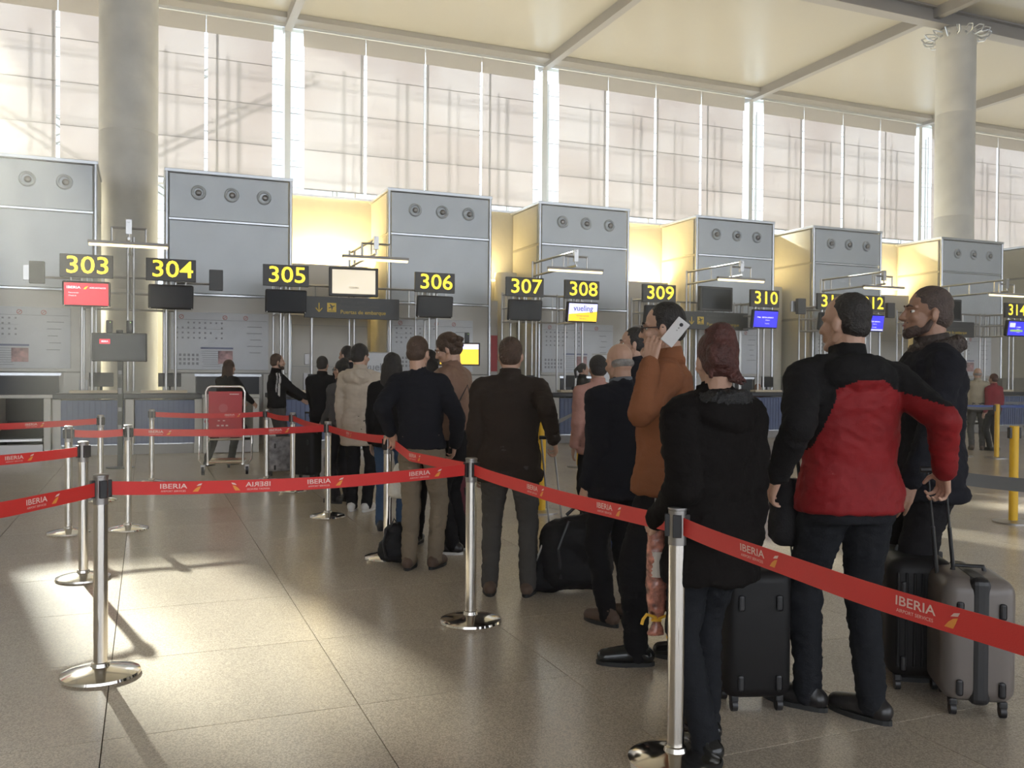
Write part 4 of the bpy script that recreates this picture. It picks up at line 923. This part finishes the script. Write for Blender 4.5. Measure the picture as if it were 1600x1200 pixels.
jp = st['J']
person('w1', 'woman with long brown hair in black at the desk behind the trolley', 352, 726, 563, 25, 'coat', J_BLK, T_BLK, S_BLK, hair=('long', H_BR), vox=.016, lean=.12, hr=(-.2, -.45, 1.02), hl=(.1, -.45, 1.05), fl=(0, -.30), fr=(0, .05), hq=.009, fem=1)
person('m2', 'bearded man in black jacket with white shoulder stripes facing right at the desk', 432, 735, 553, 62, 'jacket', J_BLK, T_DGR, S_BLK, hair=('short', H_BR), vox=.016, hl=(.2, -.45, 1.05), hr=(-.12, -.5, 1.05), hem=.95, hq=.008, slots=[J_BLK, J_STR],
       panel=lambda c, pg: 1 if (c.z > 1.12 and c.z < 1.47 and abs(c.x) > .17 and any(abs(c.y-.01-k*.035) < .010 for k in (0, 1))) else 0)
person('m3', 'dark-haired person in a dark jacket at the head of the queue, back turned', 503, 748, 557, 5, 'jacket', J_BLK, T_BLK, S_BLK, hair=('short', H_DK), vox=.018, hl=(.25, -.35, 1.0), hq=.009)
person('m4', 'tall dark-haired man looking left at the far end of the queue', 541, 752, 541, -60, 'jacket', J_NAVY, T_BLK, S_BLK, hair=('short', H_DK), vox=.018, hq=.008)
person('w5', 'woman with tied dark hair and glasses facing left beside the beige-coated man', 533, 785, 563, -55, 'shirt', J_GRY, T_BLK, S_BLK, hair=('bun', H_DK), vox=.016, fem=1, hl=(.05, -.28, .98), hq=.007, face=True)
person('m6', 'man in a long beige hooded coat and white sneakers seen from behind', 562, 798, 539, 8, 'coat', J_BEI, T_BLK, S_WHT, hair=('beanie', H_DK), vox=.013, hem=.70, long_coat=True, hood=True, sole=M_SOLE, bulk=1.05, head=(-25, 5), stance=.08, quilt=0)
person('w7', 'woman with long dark hair and striped sleeve right of the young man in navy', 668, 850, 548, 15, 'sweater', J_BLK, T_BLK, S_BLK, hair=('long', H_DK), vox=.014, fem=1, slots=[J_BLK, J_STR], hem=.9,
       panel=lambda c, pg: 1 if (.92 < c.z < 1.2 and (c.z*22) % 1 < .45 and c.x < -.05) else 0, collar=False)
person('m7', 'dark-haired person in blue jeans half hidden left of the young man in navy', 612, 828, 553, 5, 'coat', J_BLK, T_JNS, S_BLK, hair=('long', H_DK), vox=.015, hem=.84, hq=.008)
person('m8', 'young man in navy sweater and khaki trousers with a hand on the post', 657, 888, 527, 12, 'sweater', J_NAVY, T_KHK, S_BRN, hair=('short', H_BR), vox=.0105, hem=.92, hl=at_d(611, 676, 6.62), hr=(-.22, -.16, .93), er=(-1, .5, 0), palmL=(0, 0, -1), curl=(1.0, .8), el=(.15, 1, -.1), collar=False, side=.04, head=(-8, 6), fl=(-.02, -.02), fr=(0, .06), hq=.0055)
person('w9', 'woman with tousled brown hair in a tan padded jacket looking down', 712, 862, 523, -70, 'jacket', J_TAN, T_BLK, S_BLK, hair=('wild', H_BR), vox=.012, hem=.92, fem=1, lean=.10, hl=(.14, -.30, 1.0), el=(1, .8, -.2), head=(12, 22), quilt=.006, qp=.09, sole=M_SOLE, face=True, bulk=1.1, hq=.0055)
person('m10', 'heavy man in a long dark brown jacket seen from behind', 795, 928, 528, 4, 'jacket', J_BRN, T_DGR, S_BRN, hair=('short', H_BR), vox=.0115, hem=.78, bulk=1.42, hr=at_d(866, 688, 5.75), er=(-.15, 1, -.2), stance=.13, curl=(.4, 1.1), wr=.010)
person('w11', 'woman in dusty pink coat and black knitted hat', 932, 835, 557, -15, 'coat', J_PINK, T_BLK, S_BLK, hair=('beanie', H_DK), vox=.013, hem=.80, fem=1, bulk=1.1)
person('m12', 'dark-haired man in profile facing left behind the bald man', 988, 872, 513, -85, 'jacket', J_NAVY, T_BLK, S_BLK, hair=('short', H_DK), vox=.013, face=True, hq=.0055)
person('m13', 'older man with thin grey hair in a dark quilted jacket', 965, 972, 537, -35, 'jacket', J_NAVY, T_BLK, S_BRN, hair=('bald', H_GR), vox=.0115, hem=.80, bulk=1.2, quilt=.006, qp=.10, side=-.06, lean=.06, head=(-10, 10), collar=cloth('grey_scarf', (.16, .17, .19)), hq=.0055)
person('m14', 'tall man with glasses in a rust jacket holding a white phone to his ear', 1035, 1035, 475, -78, 'jacket', J_RUST, T_BLK, S_SHN, hair=('short', H_DK), vox=.0115, hem=.84, bulk=1.12, hl=at_d(1016, 564, 4.2), el=(.7, -.3, -1), palmL=(-.8, .3, .2), curl=(.75, .5), head=(-6, 3), fl=(0, .14), fr=(0, -.12), stance=.07, face=True, hq=.005)
person('w15', 'woman with auburn bun in a black down jacket, back to the camera', 1108, 1172, 520, -28, 'jacket', J_SHEEN, T_DJN, S_SHN, hair=('bun', H_AU), vox=.011, hem=.72, bulk=1.02, fem=1, quilt=.004, qp=.11, hr=at_d(1172, 850, 3.5), hl=at_d(1026, 812, 3.5), el=(.1, 1, 0), er=(-.1, 1, 0), curl=(1.0, 1.1), head=(-18, 4), headoff=(.0, .03), hood=True, stance=.07, fr=(0, .12), fl=(0, -.04), wr=.012, hq=.005)
def p16(c, pg):
    if c.z > 1.40-.10*min(1, max(0, (abs(c.x)-.05)/.2)) and c.x > -.40: return 0
    if c.x > .125+.30*(1.36-c.z)*(1 if c.z > 1.08 else .93): return 0
    if c.x < -.215 and c.y < -.02: return 0
    return 1
person('m16', 'man in a red and black jacket with dark trousers seen from behind', 1322, 1118, 460, -8, 'jacket', J_BLK, T_DJN, S_BLK, hair=('thinning', H_DK), vox=.008, hem=.86, bulk=1.42, slots=[J_BLK, J_RED], panel=p16, hood=True,
       hr=at_d(1474, 738, 3.72), er=(-.2, 1, -.3), hl=at_d(1214, 745, 3.7), el=(.3, 1, 0), curl=(.6, 1.1), head=(28, 2), stance=.08, fl=(.04, .12), fr=(0, -.04), wr=.009, hq=.005, side=.03, ft=.75)
person('m17', 'shaven-headed bearded man in a navy coat facing left', 1446, 1050, 449, -82, 'coat', J_NAVY, T_BLK, S_BLK, skinm=SKT, hair=('buzz', H_STUB), vox=.0105, hem=.80, bulk=1.2, face=True, collar=hairm('brown_fur_trim', (.05, .035, .028)), head=(0, -4), hl=(.24, -.16, .84), hq=.0045, quilt=0)
person('m18', 'bald elderly man in a sand shirt with cross strap at the far right desk', 1526, 703, 575, 20, 'shirt', J_OLV, T_DGR, S_BRN, hair=('bald', H_GR), vox=.02, hq=.01, bulk=1.2, hem=.93)
person('w19', 'woman in burgundy top beside the bald elderly man at the far right', 1551, 704, 584, -20, 'sweater', J_BUR, T_BLK, S_BLK, hair=('short', H_AU), vox=.02, hq=.01, hem=.92, fem=1)
person('a20', 'agent in dark clothes standing at the desk below sign 308', 910, 706, 568, 90, 'jacket', J_BLK, T_BLK, S_BLK, hair=('pony', H_DK), vox=.02, hq=.01)
ap = at_y(1184, 600, 18.0); ap.z = 0
person('a21', 'auburn-haired agent sitting behind desk 310 with a raised arm', 1192, 700, 590, 190, 'sweater', J_RUST, T_BLK, S_BLK, hair=('short', hairm('orange_hair', (.35, .11, .04))), vox=.02, hq=.01, pos=ap, Hm=1.66, seat=.42, hl=(.3, -.1, 1.5))
t = thing('swivel_chair', 'dark swivel chair under the seated agent behind desk 310', 'chair', ap, people['a21']['rz'])
MB().box((0, 0, .38), (.44, .42, .06)).build('seat', M_BLACK, t, bevel=.02); MB().cyl((0, 0, .06), (0, 0, .36), .03).build('column', M_STEEL, t); MB().box((0, .22, .70), (.40, .05, .40)).build('backrest', M_BLACK, t, bevel=.02)
MB().box((0, .22, .45), (.06, .03, .2)).build('back_bracket', M_BLACK, t)
for k in range(5):
    a = k*2*math.pi/5; MB().tube([(0, 0, .08), (.26*math.cos(a), .26*math.sin(a), .03)], .02, 6).build('leg', M_BLACK, t)

# stripes, spectacles, beards
def glasses(key):
    d = people[key]; T = d['T']; g = MB(); t = thing('spectacles', {'m14': 'dark-rimmed spectacles worn by the man on the phone', 'w5': 'thin spectacles worn by the woman beside the beige coat'}[key], 'glasses', d['p0'], d['rz'])
    for a in (-1, 1):
        r = .0025; g.tube([T(a*(.031+.023*math.cos(k*math.pi/6)), -.094, .0+.017*math.sin(k*math.pi/6)) for k in range(13)], r, 6); g.tube([T(a*.054, -.094, .004), T(a*.078, -.06, .004), T(a*.086, .02, .0)], .0032, 6)
    g.tube([T(-.008, -.096, .002), T(.008, -.096, .002)], .0025, 6); g.build('frame', M_GLS, t, smooth=True)
    for a in (-1, 1): MB().ell(T(a*.031, -.094, 0), (.021, .001, .016), d['hq'], 16, 8).build('lens', M_GLASS, t)
glasses('m14'); glasses('w5')
def beard(key, m):
    d = people[key]; T = d['T']; g = MB(); s = d['s']
    for a in (-1, 1):
        g.cap(T(a*.066, .004, -.040), .013*s, T(a*.053, -.012, -.074), .017*s); g.cap(T(a*.053, -.012, -.074), .017*s, T(a*.014, -.072, -.103), .020*s); g.cap(T(a*.040, -.050, -.070), .014*s, T(a*.02, -.078, -.085), .014*s)
    g.ell(T(0, -.076, -.100), (.024*s, .021*s, .019*s), d['hq']); g.cap(T(-.024, -.084, -.050), .0055*s, T(.024, -.084, -.050), .0055*s)
    link('beard', remesh(g, .006, 2), m, d['t'])
beard('m17', hairm('short_beard', (.075, .045, .034))); beard('m2', hairm('short_beard_dark', (.05, .03, .02)))

def fur(key, r, zc, m, nm='fur_collar', rad=.03, back=.03):
    d = people[key]; g = MB(); s = d['s']; n = 18; P = [d['tor'](r*math.cos(2*math.pi*k/n), back+r*1.05*math.sin(2*math.pi*k/n), zc+.02*math.sin(2*math.pi*k/n)) for k in range(n)]
    for k in range(n): g.cap(P[k], rad*s, P[(k+1) % n], rad*s, 8)
    link(nm, remesh(g, .0065, 1, .010*s, 55, zs=.8), m, d['t'])
fur('m17', .082, 1.475, hairm('brown_fur', (.055, .038, .030)), rad=.034)
fur('w15', .10, 1.455, hairm('black_fur', (.012, .011, .011)), rad=.042)
# ================================================================ LUGGAGE AND HELD THINGS
def suitcase(lab, p, rz, W, D, H, m, handle=0, ribs=0, band=None, soft=False, hm_=M_BLACK, tilt=(0, 0), hx=0, grp=None):
    t = thing('suitcase', lab, 'suitcase', (p.x, p.y, 0), rz, grp); z0 = .06
    g = MB().box((0, 0, z0+(H-z0)/2), (W, D, H-z0)); bo = g.build('shell', m, t, bevel=min(W, D)*.22, smooth=R(60), seg=5)
    if ribs:
        g = MB()
        for k in range(ribs):
            x = -W*.36+W*.72*k/(ribs-1)
            for s_ in (-1, 1): g.box((x, s_*(D/2), z0+(H-z0)/2), (.014, .014, (H-z0)*.78))
        g.build('rib', m, t, bevel=.004)
    if band:
        g = MB(); g.box((0, 0, z0+(H-z0)/2), (band, D+.012, H-z0+.012)); g.build('zip_band', M_BLACK, t, bevel=.03, seg=3)
    else:
        g = MB(); g.box((0, 0, z0+(H-z0)/2), (W*.985, .02, H-z0+.006)); g.build('zip_band', M_BLACK, t, bevel=.008)
    for a in (-1, 1):
        for b in (-1, 1):
            x, y = a*(W/2-.05), b*(D/2-.045); MB().cyl((x-.012, y, .028), (x+.012, y, .028), .028, n=16).build('wheel', M_BLACK, t, smooth=SM); MB().box((x, y, .058), (.034, .04, .03)).build('wheel_housing', M_BLACK, t, bevel=.006)
    MB().tube([(-.07, 0, H-.01), (-.06, 0, H+.02), (.06, 0, H+.02), (.07, 0, H-.01)], .010, 8).build('carry_handle', M_BLACK, t, smooth=SM)
    if handle:
        tx, ty = tilt; a_ = D*.28 if not band else .0
        for s_ in (-1, 1):
            x, y = (hx+s_*(.06 if not hx else .035), a_); top = Vector((x+tx, y+ty, H+handle)); bot = Vector((x, y, H-.02)); mid = bot.lerp(top, .45)
            MB().tube([bot, mid], .009, 8).build('handle_tube', hm_, t, smooth=SM); MB().tube([mid, top], .006, 8).build('handle_inner_tube', hm_, t, smooth=SM)
        MB().tube([(-.065+hx+tx, a_+ty, H+handle), (.065+hx+tx, a_+ty, H+handle)], .014, 10).build('grip', M_BLACK, t, smooth=SM)
    for a in (-1, 1):
        for z in (H*.22, H*.78): MB().box((a*W*.28, -D/2-.004, z), (.028, .012, .07)).build('foot_pad', M_BLACK, t, bevel=.01)
    return t
M_SGREY = mat('grey_shell', (.17, .145, .13), .35, bump=.1, bscale=20); M_SBLK = mat('black_shell', (.009, .008, .008), .5, spec=.25); M_SRED = mat('dark_red_fabric', (.14, .02, .03), .7)
M_PAT = mat('grey_patterned_shell', (.28, .26, .26), .5, var=.65, vscale=13)
fl = lambda px, py: on_floor(px, py)
p = fl(1510, 1098); suitcase('grey hard-shell suitcase with a dark centre band at the right edge', p, -YAW-R(12), .30, .40, .60, M_SGREY, .45, 0, .085, tilt=(-.05, -.02), hx=-.095)
p = fl(1420, 1058); suitcase('large black ribbed suitcase behind the man in the red jacket', p, -YAW-R(10), .30, .46, .62, M_SBLK, 0, 7)
p = fl(1172, 1100); suitcase('black upright suitcase held by the woman in the down jacket', p, -YAW+R(4), .30, .24, .62, M_SBLK, .10, 0, tilt=(0, 0))
p = fl(706, 850); suitcase('dark red upright suitcase beside the tan-jacketed woman', p, -YAW+R(15), .34, .24, .60, M_SRED, .30, 0)
p = fl(440, 742); suitcase('grey patterned suitcase standing by the desk behind the trolley', p, -YAW+R(25), .42, .26, .55, M_PAT, .28, 0)
p = fl(478, 748); suitcase('black upright suitcase in the dark gap left of the beige coat', p, -YAW-R(20), .38, .26, .66, M_SBLK, .25, 0)
def softbag(name, lab, cat, p, rz, segs, m, vox=.012, wr=.008):
    t = thing(name, lab, cat, (p.x, p.y, 0), rz); g = MB()
    for a, ra, b, rb in segs: g.cap(a, ra, b, rb)
    for v in g.v: v.z = max(v.z, .004)
    link('bag_body', remesh(g, vox, 3, wr, 9), m, t); return t
M_NYL = cloth('black_nylon', (.016, .015, .016), .6); M_NYL2 = cloth('blue_nylon', (.04, .09, .25), .6)
p = fl(898, 925); t = softbag('wheeled_bag', 'bulging black wheeled bag right of the heavy man', 'bag', p, -YAW, [((-.10, 0, .16), .14, (.12, 0, .16), .14), ((-.11, 0, .36), .13, (.10, 0, .40), .14), ((-.10, 0, .16), .14, (-.11, 0, .36), .13), ((.12, 0, .16), .14, (.10, 0, .40), .14)], M_NYL)
MB().tube([(-.10, -.13, .12), (-.12, -.145, .32), (-.05, -.13, .50)], .012, 6).build('strap', M_BLACK, t); MB().tube([(-.06, 0, .52), (0, 0, .575), (.08, 0, .53)], .012, 8).build('carry_handle', M_BLACK, t, smooth=SM)
for s_ in (-1, 1):
    MB().tube([(-.13+s_*.045, .05, .45), (-.19+s_*.04, .10, 1.03)], .007, 8).build('handle_tube', M_DSTEEL, t, smooth=SM)
    MB().cyl((s_*.14, .05, .03), (s_*.14+.02, .05, .03), .03, n=12).build('wheel', M_BLACK, t)
MB().tube([(-.245, .10, 1.035), (-.135, .10, 1.035)], .013, 8).build('grip', M_BLACK, t, smooth=SM)
p = fl(848, 925); t = softbag('shoulder_bag', 'black shoulder bag slumped against the bulging wheeled bag', 'bag', p, -YAW, [((-.07, 0, .07), .07, (.07, 0, .07), .07), ((.02, 0, .22), .06, (.06, .02, .33), .045), ((-.05, 0, .08), .07, (.02, 0, .22), .06), ((.07, 0, .07), .07, (.06, 0, .30), .045)], M_NYL)
MB().tube([(-.06, -.03, .18), (-.01, -.05, .32), (.05, -.02, .38)], .008, 6).build('strap', M_STEEL, t)
p = fl(616, 880); t = softbag('backpack', 'black backpack standing on the floor at the young man\'s feet', 'backpack', p, -YAW, [((-.04, 0, .10), .09, (.04, 0, .10), .09), ((-.02, 0, .24), .06, (.03, 0, .25), .06), ((-.03, 0, .1), .08, (0, 0, .25), .06)], M_NYL)
MB().tube([(-.02, -.02, .30), (.0, -.02, .35), (.03, -.02, .30)], .008, 6).build('carry_handle', M_BLACK, t); MB().tube([(-.05, -.07, .27), (-.07, -.10, .17), (-.05, -.09, .06)], .012, 6).build('strap', M_BLACK, t)
p = fl(946, 870); t = softbag('duffel_bag', 'small blue bag on the floor behind the older man', 'bag', p, -YAW, [((-.02, 0, .10), .08, (.05, 0, .10), .08), ((0, 0, .2), .07, (.03, 0, .26), .05)], M_NYL2)
MB().tube([(-.03, 0, .28), (.01, 0, .35), (.05, 0, .28)], .008, 6).build('carry_handle', M_BLACK, t)
# white plastic bag hanging in front of the young man's hip
q = at_d(627, 752, 6.95); t = thing('plastic_bag', 'white plastic bag hanging beside the young man in khaki trousers', 'bag', (q.x, q.y, q.z), -YAW)
g = MB(); g.loft([(.01, 0, -.13, .085, .03), (.0, 0, -.11, .10, .05), (-.005, 0, .0, .085, .045), (-.01, 0, .09, .05, .03), (-.01, 0, .14, .02, .015)]); link('bag_body', remesh(g, .008, 2, .008, 12), mat('white_plastic', (.62, .58, .50), .4), t)
MB().tube([(-.01, 0, .12), (-.015, 0, .20), (.0, 0, .24)], .008, 6).build('bag_handle', mat('white_plastic', (.6, .6, .6)), t)
# handbag of the woman in tan
q = at_d(724, 692, 7.0); t = thing('handbag', 'black handbag hanging at the side of the tan-jacketed woman', 'handbag', q, -YAW)
g = MB(); g.loft([(0, 0, -.14, .09, .04), (0, 0, -.12, .12, .05), (0, 0, .06, .11, .045), (0, 0, .10, .08, .03)]); link('bag_body', remesh(g, .009, 2, .004, 10), M_NYL, t)
MB().tube([(-.08, 0, .08), (-.05, .02, .30), (.03, .03, .46), (.06, .02, .30), (.08, 0, .08)], .007, 6).build('strap', M_BLACK, t, smooth=SM); MB().box((-.0, -.05, .14), (.03, .008, .03)).build('buckle', M_CHROME, t, bevel=.004)
# phone
d_ = people['m14']; q = at_d(1055, 519, 4.20)
t = thing('mobile_phone', 'white mobile phone held to the tall man\'s ear', 'phone', q, 0)
Mr = Matrix((Rt, Up, -Fw)).transposed()@Matrix.Rotation(R(-38), 3, 'Z')@Matrix.Rotation(R(12), 3, 'X')
g = MB().box((0, 0, 0), (.068, .138, .009)); me = g.mesh('case', bevel=.0035); o = link('case', me, mat('white_phone', (.74, .72, .70), .3), t)
for v in me.vertices: v.co = Mr@v.co
for nm, c, r, m in (('camera_lens', (.0, .045, .005), .009, M_BLACK), ('flash', (.0, .026, .005), .004, M_DSTEEL), ('home_mark', (.0, .012, .005), .003, M_DSTEEL)):
    g = MB().cyl(c, (c[0], c[1], c[2]+.0015), r, n=16); g.v = [Mr@v for v in g.v]; g.build(nm, m, t)
# cross-body strap and shoulder bag
q = at_d(1232, 790, 3.95); t = thing('shoulder_bag', 'black shoulder bag hanging between the red jacket and the down jacket', 'bag', q, -YAW)
g = MB(); g.loft([(0, 0, -.17, .06, .05), (0, 0, -.14, .085, .07), (0, 0, .04, .08, .07), (0, 0, .12, .05, .04)]); link('bag_body', remesh(g, .010, 2, .006, 10), M_NYL, t)
MB().tube([(-.05, 0, .10), (-.04, .02, .25), (0, .02, .33), (.04, .02, .25), (.05, 0, .10)], .008, 6).build('strap', M_BLACK, t)
for dx in (-.0, .035): MB().tube([(dx, -.03, -.15), (dx+.012, -.03, -.24), (dx-.006, -.03, -.30)], [.004, .004, .008], 6).build('drawstring', M_BLACK, t)
# wrapped sweets / bouquet with ribbon
q = at_d(1025, 895, 3.55); t = thing('wrapped_gift', 'long cellophane-wrapped bouquet with a yellow ribbon hanging head down', 'gift', q, -YAW)
g = MB(); g.loft([(0, 0, .22, .020, .018), (.0, 0, .20, .030, .028), (0, 0, .1, .036, .032), (0, 0, -.05, .040, .036), (.005, 0, -.15, .034, .03), (.005, 0, -.19, .012, .012), (.0, 0, -.25, .035, .02)])
M_CEL = mat('cellophane_print', (.42, .17, .12), .18, var=.8, vscale=30); link('wrapping', remesh(g, .006, 2, .004, 20), M_CEL, t)
MB().loft([(.008, -.012, -.01, .036, .030), (.008, -.012, .09, .034, .028)]).build('paper_label', mat('cream_paper', (.62, .55, .48), .6), t)
rb = MB()
for pts in ([(.0, -.02, -.175), (-.04, -.03, -.16), (-.055, -.03, -.18), (-.06, -.03, -.20)], [(.01, -.02, -.18), (.035, -.03, -.165), (.05, -.03, -.19), (.045, -.03, -.25), (.06, -.03, -.29)], [(-.02, -.02, -.185), (.02, -.02, -.185)]): rb.tube(pts, .007, 6)
rb.build('ribbon', mat('yellow_ribbon', (.85, .48, .05), .5), t, smooth=SM)
MB().tube([(0, 0, .22), (-.005, 0, .30)], .004, 6).build('stem_string', M_GREYT, t)
